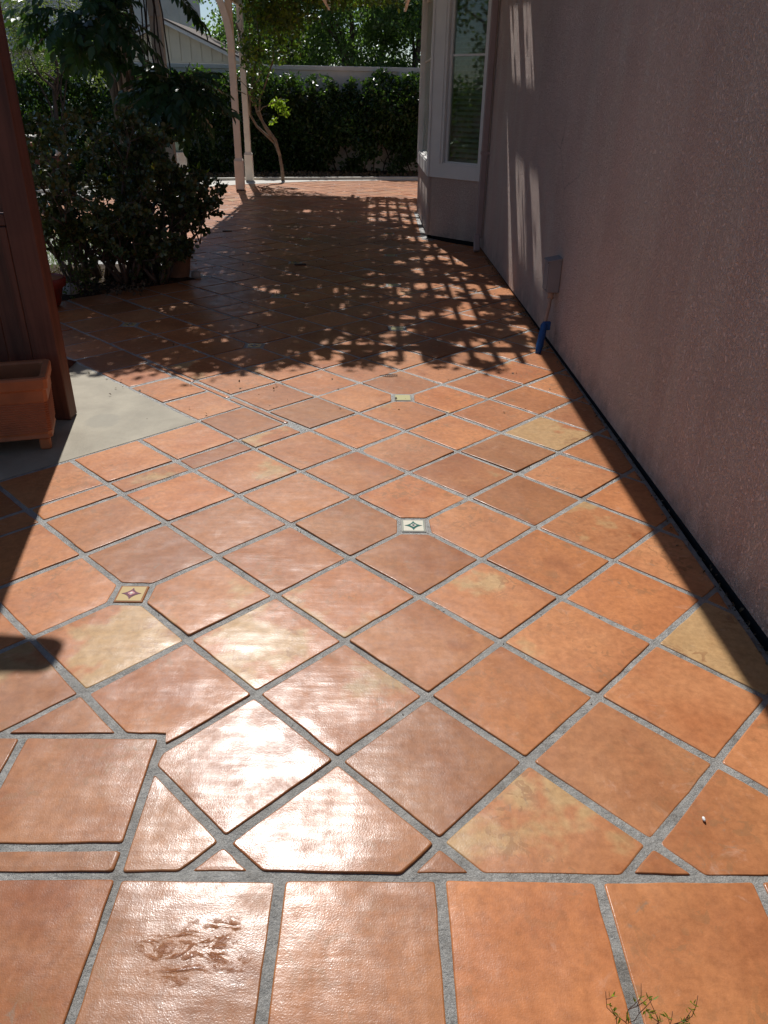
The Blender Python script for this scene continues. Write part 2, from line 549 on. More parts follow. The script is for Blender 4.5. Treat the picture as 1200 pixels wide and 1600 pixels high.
t = NT('window_glass')
g = t.n('BsdfGlossy')
g.inputs['Roughness'].default_value = .02
g.inputs[0].default_value = (.9, .95, .92, 1)
tr = t.n('BsdfTransparent')
tr.inputs[0].default_value = (.80, .82, .78, 1)
fr = t.n('Fresnel')
fr.inputs[0].default_value = 1.42
mx = t.n('MixShader')
t.put(mx.inputs[0], t.math('MULTIPLY_ADD', fr.outputs[0], 1.0, .02))
t.t.links.new(tr.outputs[0], mx.inputs[1])
t.t.links.new(g.outputs[0], mx.inputs[2])
t.t.links.new(mx.outputs[0], t.out.inputs[0])
M['glass'] = t.m


def plain(name, col, rough=.25):
    q = NT(name)
    q.bsdf(col, rough, None, .3)
    return q.m


M['cream_glaze'] = plain('cream_glaze', (.66, .62, .50))
M['tan_glaze'] = plain('tan_glaze', (.50, .36, .16))
M['beige_glaze'] = plain('beige_glaze', (.52, .48, .26))
M['green_glaze'] = plain('green_glaze', (.02, .12, .10))
M['maroon_glaze'] = plain('maroon_glaze', (.11, .012, .035), .6)
M['brown_glaze'] = plain('brown_glaze', (.28, .10, .02))
M['grey_glaze'] = plain('grey_glaze', (.35, .34, .29))
M['navy_glaze'] = plain('navy_glaze', (.03, .035, .08))
M['pink_glaze'] = plain('pink_glaze', (.55, .25, .25))

# ------------------------------------------------------------------ large structure
# ground, one sheet out to the horizon
MB().add([(-400, -400, -.06), (400, -400, -.06), (400, 600, -.06), (-400, 600, -.06)], [(0, 1, 2, 3)]).build('ground', M['soil'])
bpy.data.objects['ground']['kind'] = 'structure'

P = 0.32                      # tile pitch
SQ = math.sqrt(.5)


def ab(a, b):
    return (SQ * (a - b) * P, SQ * (a + b) * P)


def to_ab(x, y):
    return ((x + y) * SQ / P, (y - x) * SQ / P)


INNER = [(-7.5, 7.6), (-5.2, 9.3), (-3.3, 12.0), (-2.3, 12.95), (-1.0, 13.8), (.4, 14.2), (2.2, 14.55)]
OUTER = [(-8.2, 9.4), (-5.1, 11.0), (-3.25, 13.35), (-2.2, 13.75), (-1.0, 14.0), (.4, 14.35), (2.2, 14.7)]


def kerb_y(x, L=INNER):
    for (x0, y0), (x1, y1) in zip(L, L[1:]):
        if x <= x1:
            return y0 + (y1 - y0) * (x - x0) / (x1 - x0)
    return L[-1][1]


def wall_x(y):
    return 1.236 - .0105 * y


# the mortar bed under all the tiles (world z of tile tops = 0)
bed = MB()
bed.add([(-1.9, -3.5, -.0037), (1.215, -3.5, -.0037), (1.215, 2.0, -.0037), (1.17, 6.9, -.0037), (.66, 7.7, -.0037), (.66, 9.5, -.0037), (2.2, 9.5, -.0037), (2.2, 14.2, -.0037)]
        + [(x, y, -.0037) for x, y in INNER[::-1][1:]] + [(-7.5, 5.0, -.0037), (-3.2, 5.0, -.0037)],
        [tuple(range(8 + len(INNER) - 1 + 2))])
patio = bed.build('patio', M['grout'])
tag(patio, kind='structure')


# polygon utilities -------------------------------------------------
def clip(poly, nx, ny, d):
    """keep nx*x + ny*y >= d"""
    out = []
    for i in range(len(poly)):
        p, q = poly[i - 1], poly[i]
        sp, sq_ = nx * p[0] + ny * p[1] - d, nx * q[0] + ny * q[1] - d
        if (sp >= 0) != (sq_ >= 0):
            k = sp / (sp - sq_)
            out.append((p[0] + (q[0] - p[0]) * k, p[1] + (q[1] - p[1]) * k))
        if sq_ >= 0: out.append(q)
    return out


def area(poly):
    return .5 * sum(poly[i - 1][0] * poly[i][1] - poly[i][0] * poly[i - 1][1] for i in range(len(poly)))


def inset(poly, d):
    n = len(poly)
    out = []
    for i in range(n):
        a, b, c = Vector(poly[i - 1]), Vector(poly[i]), Vector(poly[(i + 1) % n])
        u, v = (b - a), (c - b)
        if u.length < 1e-6 or v.length < 1e-6: continue
        u.normalize(); v.normalize()
        n1, n2 = Vector((-u.y, u.x)), Vector((-v.y, v.x))
        k = 1 + n1.dot(n2)
        if k < .15: k = .15
        m = (n1 + n2) / k
        out.append((b.x + m.x * d, b.y + m.y * d))
    return out


def roundc(poly, r):
    n = len(poly)
    out = []
    for i in range(n):
        a, b, c = Vector(poly[i - 1]), Vector(poly[i]), Vector(poly[(i + 1) % n])
        la, lc = (a - b).length, (c - b).length
        rr = min(r, la * .35, lc * .35)
        p0, p1 = b + (a - b).normalized() * rr, b + (c - b).normalized() * rr
        mid = b * .5 + (p0 + p1) * .25
        out += [tuple(p0), tuple(mid), tuple(p1)]
    return out


RT = random.Random(21)


def tile_mesh(poly, grout=.0098):
    """one tile from its cell outline: eased rim, slightly crowned top, small tilt"""
    if area(poly) < 0: poly = poly[::-1]
    cl = []
    for p in poly:
        if not cl or math.dist(p, cl[-1]) > .004: cl.append(p)
    if math.dist(cl[0], cl[-1]) < .004: cl.pop()
    if len(cl) < 3 or area(cl) < .0012: return None
    cl = [(x + RT.uniform(-.0032, .0032), y + RT.uniform(-.0032, .0032)) for x, y in cl]
    o = inset(cl, grout)
    if area(o) < .0006: return None
    for p in o:                               # reject folded slivers
        if not (min(q[0] for q in cl) - .001 <= p[0] <= max(q[0] for q in cl) + .001): return None
    o = roundc(o, .0065)
    oo = []
    for i, q in enumerate(o):
        q0 = o[i - 1]
        L_ = math.dist(q0, q)
        if L_ > .06:
            k_ = 5 if L_ > .2 else 3
            for j in range(1, k_):
                w_ = RT.gauss(0, .0008)
                nx_, ny_ = (q[1] - q0[1]) / L_, -(q[0] - q0[0]) / L_
                oo.append((q0[0] + (q[0] - q0[0]) * j / k_ + nx_ * w_, q0[1] + (q[1] - q0[1]) * j / k_ + ny_ * w_))
        oo.append(q)
    o = oo
    cx = sum(p[0] for p in o) / len(o)
    cy = sum(p[1] for p in o) / len(o)
    inr = math.sqrt(area(o)) / 2
    tx, ty = RT.gauss(0, .006), RT.gauss(0, .006)
    dz = RT.uniform(-.0013, .0009)
    rings = [(1.0, -.012), (1.0, -.0030), (1 - .0010 / inr, -.0012), (1 - .0034 / inr, -.0002), (1 - .030 / max(inr, .06), .0002)]
    vs, fs = [], []
    n = len(o)
    for k, (s, z) in enumerate(rings):
        for j, (x, y) in enumerate(o):
            X, Y = (x - cx) * s, (y - cy) * s
            vs.append((X, Y, z + dz + (tx * X + ty * Y if k else 0)))
    for k in range(len(rings) - 1):
        for j in range(n):
            a, b = k * n + j, k * n + (j + 1) % n
            fs.append((a, b, b + n, a + n))
    fs.append(tuple(range((len(rings) - 1) * n, len(rings) * n)))
    sm = [k in (1, 2) for k in range(len(rings) - 1) for j in range(n)] + [False]
    return (cx, cy), vs, fs, sm


DECOS = {(0, 3): 'maroon', (3, 2): 'green', (6, 5): 'plain', (6, 9): 'star', (9, 8): 'plain2', (9, 12): 'star', (12, 11): 'plain', (5, 12): 'star',
         (12, 15): 'star', (15, 14): 'plain', (15, 18): 'plain2', (18, 17): 'star', (19, 20): 'plain', (16, 24): 'navy', (21, 23): 'star', (24, 22): 'plain2'}
cells = []                                     # outlines, counter-clockwise
DC = .052
for a in range(-12, 38):
    for b in range(-14, 42):
        if b >= 5 and a < 4: continue
        c = [ab(a, b), ab(a + 1, b), ab(a + 1, b + 1), ab(a, b + 1)]
        mx_, my_ = ab(a + .5, b + .5)
        if my_ < -.5 or my_ > 15 or mx_ < -6.2 or mx_ > 2.4: continue
        if b >= 14.6 and a < 8.9: continue     # planting bed
        if a < 0 and mx_ < -2.4 and my_ < 2: continue
        for (da, db) in DECOS:
            if da in (a, a + 1) and db in (b, b + 1):
                qx, qy = ab(da, db)
                dx_, dy_ = mx_ - qx, my_ - qy
                L_ = math.hypot(dx_, dy_)
                c = clip(c, dx_ / L_, dy_ / L_, (dx_ * qx + dy_ * qy) / L_ + DC)
        cells.append(c)
rows = []
# narrow row and full row between the lattice and the concrete, and the band beside the concrete
for a in range(-10, 4):
    a1 = a + 1 if a < 3 else 3.88
    rows.append([ab(a, 5), ab(a1, 5), ab(a1, 5.4), ab(a, 5.4)])
    if a < 3: rows.append([ab(a, 5.4), ab(a + 1, 5.4), ab(a + 1, 6.38), ab(a, 6.38)])
bb = [5.4, 6.42, 7.42, 8.45, 9.46, 10.45, 11.4, 12.4, 13.4]
for b0, b1 in zip(bb, bb[1:]):
    rows.append([ab(3, b0), ab(3.88 if b0 < 9 else 4, b0), ab(3.88 if b0 < 9 else 4, b1), ab(3, b1)])
for b0, b1 in ((5.4, 6.9), (6.9, 7.95), (7.95, 9.4)):
    rows.append([ab(3.87, b0), ab(4.0, b0), ab(4.0, b1), ab(3.87, b1)])
SX, SY, BY = -.431, .073, -.307
final = []
for c in cells + rows:
    c = clip(c, 0, 1, BY)
    if not c: continue
    if all(p[0] <= SX + .001 for p in c) or all(p[1] >= SY for p in c):
        c2 = clip(c, 0, 1, SY) if all(p[0] <= SX + .001 for p in c) else c
    else:
        lo, hi = clip(c, 1, 0, SX), clip(c, 0, 1, SY)
        if not lo: c2 = hi
        elif not hi: c2 = lo
        elif abs(area(hi)) > .06 and any(p[0] < SX for p in c):
            # the notched tile over the corner of the square block
            c2 = hi
            low = clip(clip(c, 1, 0, SX), 0, -1, -SY)
            if low and abs(area(low)) > .0004:
                ys = min(p[1] for p in low)
                xs = max(p[0] for p in low)
                new = []
                for i in range(len(hi)):
                    p, q = hi[i - 1], hi[i]
                    new.append(p)
                    if abs(p[1] - SY) < 1e-5 and abs(q[1] - SY) < 1e-5:
                        new += [(SX, SY), (SX, ys + .004)]
                c2 = new
        else:
            c2 = lo
    if not c2: continue
    c2 = clip(c2, -1, 0, -1.205) if min(p[1] for p in c2) < 7 else c2
    if c2 and min(p[1] for p in c2) < 9.6:
        cy_ = sum(p[1] for p in c2) / len(c2)
        if cy_ > 6.5:
            c2 = clip(c2, -.707, -.707, -(.60 + 7.66) * .707) if cy_ < 7.66 + (.66 - sum(p[0] for p in c2) / len(c2)) * 0 + .3 and sum(p[0] for p in c2) / len(c2) > .5 else c2
        if c2 and cy_ > 7.5: c2 = clip(c2, -1, 0, -.60)
    if not c2: continue
    # end at the curved kerb
    for (x0, y0), (x1, y1) in zip(INNER, INNER[1:]):
        mx_ = sum(p[0] for p in c2) / len(c2)
        if x0 - .2 <= mx_ <= x1 + .2:
            nx, ny = (y1 - y0), -(x1 - x0)
            L_ = math.hypot(nx, ny)
            c2 = clip(c2, nx / L_, ny / L_, (nx * x0 + ny * y0) / L_ + .0)
            if not c2: break
    if c2 and len(c2) > 2: final.append(c2)
# rectangular tiles: front border rows and the block at left
PX = .3225
for j, (y0, y1) in enumerate(((BY - .322, BY), (BY - .644, BY - .322))):
    for i in range(-6, 6):
        x0 = -.425 + i * PX + (.16 if j else 0)
        final.append([(x0, y0), (min(x0 + PX, 1.19), y0), (min(x0 + PX, 1.19), y1), (x0, y1)])
for i in range(5):
    x1 = SX - i * .337
    final.append([(x1 - .337, -.2415), (x1, -.2415), (x1, SY), (x1 - .337, SY)])
    final.append([(x1 - .337, BY), (x1, BY), (x1, -.2415), (x1 - .337, -.2415)])

CAMP = Vector((0.0769, -1.3097, 1.3866))
tiles = []
for c in final:
    r = tile_mesh(c)
    if r is None: continue
    (cx, cy) = r[0]
    d = Vector((cx, cy, 0)) - CAMP
    z = d.dot(Vector(FX))
    if z < .2: z = .2
    px_, py_ = 600 + 1192.5 * d.dot(Vector(RX)) / z, 800 - 1192.5 * d.dot(Vector(UX)) / z
    shown = abs(area(c)) * abs(d.normalized().z) / z ** 2
    if not (-260 < px_ < 1460 and py_ < 1900): shown *= .001
    tiles.append((shown, r))
tiles.sort(key=lambda q: -q[0])


def tint_attr(me, vals):
    at = me.attributes.new('tint', 'FLOAT_COLOR', 'POINT')
    at.data.foreach_set('color', vals)


RC = random.Random(5)


# tiles that came out of the kiln clearly yellow (q > 1) or burnt orange
SPECIAL = [(.495, -.12, 1.02), (1.06, .47, 1.35), (.10, .65, 1.04), (-.75, .45, 1.08), (-.229, .529, 1.02), (.868, 2.04, 1.25), (-.30, 2.0, 1.1),
           (.0, 1.13, 0), (.69, 1.38, 0), (-.26, 2.34, 0), (.68, 1.81, 0)]


def tint_of(cx, cy):
    """three random numbers and how dark this tile was fired / sealed"""
    v = RC.uniform(.84, 1.10)
    for x_, y_, q in SPECIAL:
        if math.hypot(cx - x_, cy - y_) < .13:
            return [RC.random(), RC.random(), q, .95] if q > 1 else [.95, RC.random(), .2, .74]
    if RC.random() < .14: v -= .20
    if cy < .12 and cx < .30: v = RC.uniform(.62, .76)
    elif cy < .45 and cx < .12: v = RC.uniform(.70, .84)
    return [RC.random(), RC.random(), RC.random() * (.45 if cy < .12 and cx < .5 else .85), v]


for s, ((cx, cy), vs, fs, sm) in tiles[:298]:
    me = bpy.data.meshes.new('tile')
    me.from_pydata(vs, [], fs)
    me.polygons.foreach_set('use_smooth', sm)
    tint_attr(me, tint_of(cx, cy) * len(vs))
    link('tile', me, M['tile'], patio, (cx, cy, 0))
vv, ff, ss, tt = [], [], [], []
for s, ((cx, cy), vs, fs, sm) in tiles[298:]:
    k = len(vv)
    vv += [(x + cx, y + cy, z) for x, y, z in vs]
    ff += [tuple(i + k for i in f) for f in fs]
    ss += sm
    tt += tint_of(cx, cy) * len(vs)
me = bpy.data.meshes.new('tiles')
me.from_pydata(vv, [], ff)
me.polygons.foreach_set('use_smooth', ss)
tint_attr(me, tt)
tag(link('distant_tiles', me, M['tile'], patio), kind='stuff')


# little glazed inlay tiles at some of the joints
def flat_poly(name, pts, z, mat, parent):
    return MB().prism(pts, 'z', z - .0008, z).build(name, mat, parent)


def star(r, q=.36, sx=1.0, sy=1.0, n=5):
    """four pointed star with curved-in sides"""
    out = []
    for k in range(4):
        a0, a1 = k * math.pi / 2, (k + 1) * math.pi / 2
        p0 = Vector((math.cos(a0) * r * sx, math.sin(a0) * r * sy))
        p1 = Vector((math.cos(a1) * r * sx, math.sin(a1) * r * sy))
        c = Vector((math.cos((a0 + a1) / 2) * r * q * sx, math.sin((a0 + a1) / 2) * r * q * sy))
        for i in range(n):
            u = i / n
            out.append(tuple(p0 * (1 - u) ** 2 + c * 2 * u * (1 - u) + p1 * u * u))
    return out


def square(r):
    return [(-r, -r), (r, -r), (r, r), (-r, r)]


for (a, b), style in DECOS.items():
    x, y = ab(a, b)
    h = .0455
    if style in ('maroon', 'star', 'navy'):
        rim, field, mot = {'maroon': ('brown_glaze', 'tan_glaze', 'maroon_glaze'), 'star': ('grey_glaze', 'tan_glaze', 'navy_glaze'),
                           'navy': ('navy_glaze', 'grey_glaze', 'navy_glaze')}[style]
    elif style == 'green':
        rim, field, mot = 'grey_glaze', 'cream_glaze', 'green_glaze'
    else:
        rim, field, mot = 'grey_glaze', 'beige_glaze', None
    o = MB().box(-h, -h, -.014, h, h, -.0006, .0025).build('inlay_tile', M[rim], patio, (x, y, 0))
    flat_poly('glazed_face', square(h - .007), .0004, M[field], o)
    if style == 'green':
        for s_ in (-1, 1):
            MB().box(s_ * (h - .008) - .0006, -h + .006, .0002, s_ * (h - .008) + .0006, h - .006, .0009).build('border_line', M['green_glaze'], o)
    if mot:
        flat_poly('star_motif', star(.033 if style == 'green' else .031, .30), .0013, M[mot], o)
        flat_poly('star_centre', star(.0125, .7), .0022, M['cream_glaze' if style != 'maroon' else 'pink_glaze'], o)
        flat_poly('centre_dot', star(.0055, .9), .0031, M['navy_glaze' if style != 'maroon' else 'cream_glaze'], o)

# concrete slab at left
slab = MB()
sl = [ab(2.97, 6.40), ab(2.97, 13.6), ab(-9, 18), ab(-9, 6.40)]
slab.prism(sl, 'z', -.05, -.002)
tag(slab.build('concrete_slab', M['concrete']), kind='structure')

# pale walkway along the curved edge, with a kerb line behind
wk = MB()
for (i0, i1, o0, o1) in zip(INNER, INNER[1:], OUTER, OUTER[1:]):
    wk.prism([i0, i1, o1, o0], 'z', -.05, .004)
tag(wk.build('walkway', M['pale_concrete']), kind='structure')
wk = MB()
for o0, o1 in zip(OUTER, OUTER[1:]):
    d = Vector((o1[0] - o0[0], o1[1] - o0[1])).normalized()
    nx, ny = -d.y * .1, d.x * .1
    wk.prism([(o0[0] + nx * .05, o0[1] + ny * .05), (o1[0] + nx * .05, o1[1] + ny * .05), (o1[0] + nx, o1[1] + ny), (o0[0] + nx, o0[1] + ny)], 'z', -.05, .045)
tag(wk.build('kerb', M['pale_concrete']), kind='structure')

# lawn, left of the planting bed
lawn = MB().add([(-6.8, 4.9, -.012), (-2.45, 4.9, -.012), (-2.75, 7.6, -.012), (-4.2, 8.9, -.012), (-7.4, 7.4, -.012)], [(0, 1, 2, 3, 4)]).build('lawn', simple('lawn_earth', (.06, .08, .03), .95, .3, 10, .01, 60))
tag(lawn, kind='structure')
n = 26000
gx = RNG.uniform(-6.5, -2.6, n)
gy = RNG.uniform(4.95, 8.2, n)
keep = (gy < 7.5) | (gx < -3.2)
gx, gy = gx[keep], gy[keep]
me = leaf_mesh('grass', np.stack([gx, gy, np.full(len(gx), -.012)], 1), .055, M['l_grass'], 'blade', np.tile((0, 0, 1.0), (len(gx), 1)), .45)
tag(link('grass', me, None), kind='stuff')

# planting bed soil, slightly heaped
bx = [ab(3.9, 14.72), ab(8.85, 14.72), ab(8.85, 17.6), ab(6.2, 19.6), ab(1.0, 17.0)]
sb = MB()
cxs = sum(p[0] for p in bx) / 5
cys = sum(p[1] for p in bx) / 5
vs = [(x, y, -.03) for x, y in bx] + [(cxs + (x - cxs) * .85, cys + (y - cys) * .85, .015) for x, y in bx] + [(cxs, cys, .03)]
fs = [(i, (i + 1) % 5, (i + 1) % 5 + 5, i + 5) for i in range(5)] + [(i + 5, (i + 1) % 5 + 5, 10) for i in range(5)]
sb.add(vs, fs, True)
tag(sb.build('planting_bed', M['soil']), kind='structure')
n = 2200
u = RNG.uniform(-1, 1, (n, 2))
pts = np.stack([cxs + u[:, 0] * .75, cys + u[:, 1] * .45, np.full(n, .025)], 1)
tag(link('leaf_litter', leaf_mesh('leaf_litter', pts, .03, M['l_litter'], 'diamond', None, 1, 2), None), kind='stuff')
# back bed between kerb and garden wall
tag(MB().add([(-9, 9.0, -.02), (-5.1, 11.1, -.02), (-3.25, 13.45, -.02), (-1.0, 14.1, -.02), (2.4, 14.8, -.02), (2.4, 16.2, .03), (-12, 16.2, .03), (-12, 9, -.02)], [tuple(range(8))]).build('back_bed', M['soil']), kind='structure')
n = 5000
px_ = RNG.uniform(-6, 1.8, n)
py_ = RNG.uniform(0, 1, n) * 1.3 + np.array([kerb_y(x, OUTER) for x in px_]) + .15
tag(link('bed_litter', leaf_mesh('bed_litter', np.stack([px_, py_, np.full(n, .01)], 1), .06, M['l_litter'], 'diamond', None, 1, 2), None), kind='stuff')

# ------------------------------------------------------------------ the house at right
house = tag(empty('stucco_house', (1.2, 3, 0)), 'mauve stucco house along the right edge with a white framed bay window', 'house')


def hpart(mb, name, mat, parent=None):
    o = mb.build(name, mat, parent or house)
    if parent is None: o.location = (-1.2, -3, 0)
    return o


H = 2.75
w = MB()
y0, y1 = -4.0, 7.12
w.add([(wall_x(y0), y0, .020), (wall_x(y1), y1, .020), (wall_x(y1), y1, H), (wall_x(y0), y0, H),
       (wall_x(y0) + .2, y0, .020), (wall_x(y1) + .2, y1, .020), (wall_x(y1) + .2, y1, H), (wall_x(y0) + .2, y0, H)],
      [(0, 3, 2, 1), (4, 5, 6, 7), (0, 1, 5, 4), (3, 7, 6, 2), (0, 4, 7, 3), (1, 2, 6, 5)])
hpart(w, 'wall', M['stucco'])
w = MB()
w.add([(wall_x(y0) + .012, y0, -.05), (wall_x(y1) + .012, y1, -.05), (wall_x(y1) + .012, y1, .025), (wall_x(y0) + .012, y0, .025),
       (wall_x(y0) + .15, y0, -.05), (wall_x(y1) + .15, y1, -.05), (wall_x(y1) + .15, y1, .05), (wall_x(y0) + .15, y0, .05)],
      [(0, 3, 2, 1), (4, 5, 6, 7), (0, 1, 5, 4), (3, 7, 6, 2), (0, 4, 7, 3), (1, 2, 6, 5)])
hpart(w, 'wall_gap_shade', M['dark'])  # black strip in place of the shade in the gap under the wall
# back and far walls close the house
w = MB().box(5.2, -4, 0, 5.4, 12.2, H).box(1.45, -4.0, 0, 5.2, -3.8, H).box(1.15, 12.0, 0, 5.2, 12.2, H).box(1.152, 10.06, 0, 1.35, 12.0, H)
hpart(w, 'outer_wall', M['stucco'])
# bay: plan corners
B0, B1, B2, B3 = (1.155, 7.155), (.62, 7.675), (.605, 9.55), (1.15, 10.08)


def face_frame(p, q):
    """matrix: local x along p->q, local y outward, z up, origin at p"""
    d = Vector((q[0] - p[0], q[1] - p[1], 0))
    L = d.length
    d.normalize()
    nrm = Vector((-d.y, d.x, 0))
    if nrm.dot(Vector((-1, -.3, 0))) < 0: nrm = -nrm
    return Matrix(((d.x, nrm.x, 0, p[0]), (d.y, nrm.y, 0, p[1]), (0, 0, 1, 0), (0, 0, 0, 1))), L


sill = .63
lower = MB()
ins = .025
for p, q in ((B0, B1), (B1, B2), (B2, B3)):
    m, L = face_frame(p, q)
    k = len(lower.v)
    lower.box(-.012, -.20, .03, L + .012, -ins, sill + .02)
    lower.xf(m, k)
hpart(lower, 'bay_wall', M['stucco'])
hpart(MB().prism([(B0[0] + .5, B0[1]), (B0[0] + .1, B0[1]), (B1[0] + .1, B1[1] + .04), (B2[0] + .1, B2[1] - .04), (B3[0] + .1, B3[1]), (B3[0] + .5, B3[1])], 'z', -.03, .04), 'bay_gap_shade', M['dark'])  # black slab in place of the shade under the bay
top = MB().prism([(1.3, B0[1]), B0, B1, B2, B3, (1.3, B3[1])], 'z', 2.5, 3.02)
hpart(top, 'bay_head', M['stucco'])  # top raised, out of view, to block sun coming over the bay


def bay_window(p, q, wide_left, wide_right, label=None):
    m, L = face_frame(p, q)
    # p is the wall side end, q the outer corner (seen at left)
    e = MB()
    z0, z1 = sill, 2.5
    x0, x1 = wide_right, L - wide_left
    e.box(0, -.10, z0, L, .0, z0 + .13)
    e.box(0, -.10, z1 - .12, L, .0, z1)
    e.box(0, -.10, z0 + .13, x0, .0, z1 - .12)
    e.box(x1, -.10, z0 + .13, L, .0, z1 - .12)
    # stepped mouldings on the jambs
    e.box(x1 + .030, .0, z0 + .132, x1 + .044, .007, z1 - .122)
    e.box(L - .026, .0, z0 + .004, L - .003, .010, z1 - .004)
    e.box(.010, .0, z0 + .02, .022, .006, z1 - .02)
    e.xf(m)
    win = hpart(e, 'window', M['window_white'])
    s = MB()
    zi0, zi1 = z0 + .13, z1 - .12
    zm = 1.745
    a_, b_ = zi0 + .006, zi1 - .006
    s.box(x0 + .004, -.075, a_, x0 + .026, -.035, b_)
    s.box(x1 - .034, -.075, a_, x1 - .004, -.035, b_)
    s.box(x0 + .026, -.075, a_, x1 - .034, -.035, a_ + .026)
    s.box(x0 + .026, -.075, b_ - .026, x1 - .034, -.035, b_)
    s.box(x0 + .027, -.066, zm, x1 - .035, -.042, zm + .018)
    s.box(x0 + .002, -.034, zi0 + .001, x1 - .002, -.005, zi0 + .018)
    s.xf(m)
    hpart_sub(s, 'sash', M['window_white'], win)
    g_ = MB().box(x0 + .028, -.058, zi0 + .02, x1 - .03, -.052, zi1 - .02)
    g_.xf(m)
    hpart_sub(g_, 'pane', M['glass'], win)
    bl = MB()
    z = zi0 + .03
    while z < zi1 - .03:
        k = len(bl.v)
        bl.add([(x0 + .01, -.165, z + .020), (x1 - .01, -.165, z + .020), (x1 - .01, -.118, z - .004), (x0 + .01, -.118, z - .004),
                (x0 + .01, -.165, z + .023), (x1 - .01, -.165, z + .023), (x1 - .01, -.118, z - .002), (x0 + .01, -.118, z - .002)],
               [(0, 3, 2, 1), (4, 5, 6, 7), (0, 1, 5, 4), (3, 7, 6, 2), (0, 4, 7, 3), (1, 2, 6, 5)])
        z += .049
    for xx in (x0 + .06, x1 - .07):
        bl.box(xx, -.116, zi0, xx + .004, -.113, zi1)
    bl.xf(m)
    tag(hpart_sub(bl, 'blind', M['slat_white'], win), kind='stuff')
    # a strip of curtain hanging behind the blind
    c = MB()
    pts = []
    nn = 24
    for i in range(nn + 1):
        u = i / nn
        xx = x1 - .02 - u * (x1 - x0) * .42
        pts.append((xx, -.20 + .012 * math.sin(u * 26)))
    vs = [(x, y, zi0 - .05) for x, y in pts] + [(x, y, zi1 + .05) for x, y in pts]
    c.add(vs, [(i, i + 1, i + nn + 2, i + nn + 1) for i in range(nn)], True)
    c.xf(m)
    hpart_sub(c, 'curtain', M['curtain'], win)
    return win


def hpart_sub(mb, name, mat, win):
    return link(name, mb.mesh(name), mat, win)


bay_window(B0, B1, .205, .075)
bay_window(B1, B2, .12, .12)
bay_window(B2, B3, .12, .12)
# room behind the bay, closed so that the panes look dark
room = MB().box(1.5, 6.9, 0, 1.6, 10.3, 2.5)
hpart(room, 'inner_wall', M['curtain'])
# roof and eave over the near wall; ends where the pergola begins
ev = MB()
ev.box(.665, -4.2, 2.745, 1.45, 5.93, 2.79)
hpart(ev, 'soffit', M['white_paint'])
hpart(MB().box(.637, -4.2, 2.70, .663, 5.93, 2.89), 'fascia', M['white_paint'])
rf = MB().prism([(.66, 2.893), (5.6, 4.6), (5.6, 4.66), (.64, 2.95)], 'y', -4.3, 5.95).prism([(1.05, 3.03), (5.6, 4.6), (5.6, 4.66), (1.05, 3.09)], 'y', 5.951, 12.4)
hpart(rf, 'roof', M['roof'])
hpart(MB().prism([(1.06, H + .001), (1.06, 3.02), (5.3, 4.5), (5.3, H + .001)], 'y', 5.96, 6.06), 'gable_end', M['stucco'])
hpart(MB().prism([(.72, 2.80), (5.3, 4.5), (5.3, 2.80)], 'y', -4.1, -4.0), 'gable_end', M['stucco'])
# downspout in the corner beside the bay
dsx, dsy = 1.125, 6.86
dm = MB().box(dsx - .035, dsy - .03, .13, dsx + .025, dsy + .03, 2.72, .008)
k = len(dm.v)
dm.box(-.035, -.03, 0, .025, .03, .17, .008)
dm.xf(Matrix.Translation((dsx - .018, dsy - .085, .012)) @ Matrix.Rotation(rad(-28), 4, 'X'), k)
dsp = hpart(dm, 'downspout', M['pipe_pink'])
for z in (.9, 2.2):
    link('strap', MB().box(dsx - .040, dsy - .034, z, dsx + .045, dsy + .034, z + .03, .002).mesh('strap'), M['pipe_pink'], dsp)

# ------------------------------------------------------------------ pergola
perg = tag(empty('pergola', (-2.0, 6.6, 0)), 'cream painted pergola on square posts, its slatted top covered by wisteria', 'pergola')
PO = Vector((-2.0, 6.6, 0))


def ppart(mb, name, mat=None):
    mb.v = [(x - PO.x, y - PO.y, z - PO.z) for x, y, z in mb.v]
    return mb.build(name, mat or M['cream_paint'], perg)


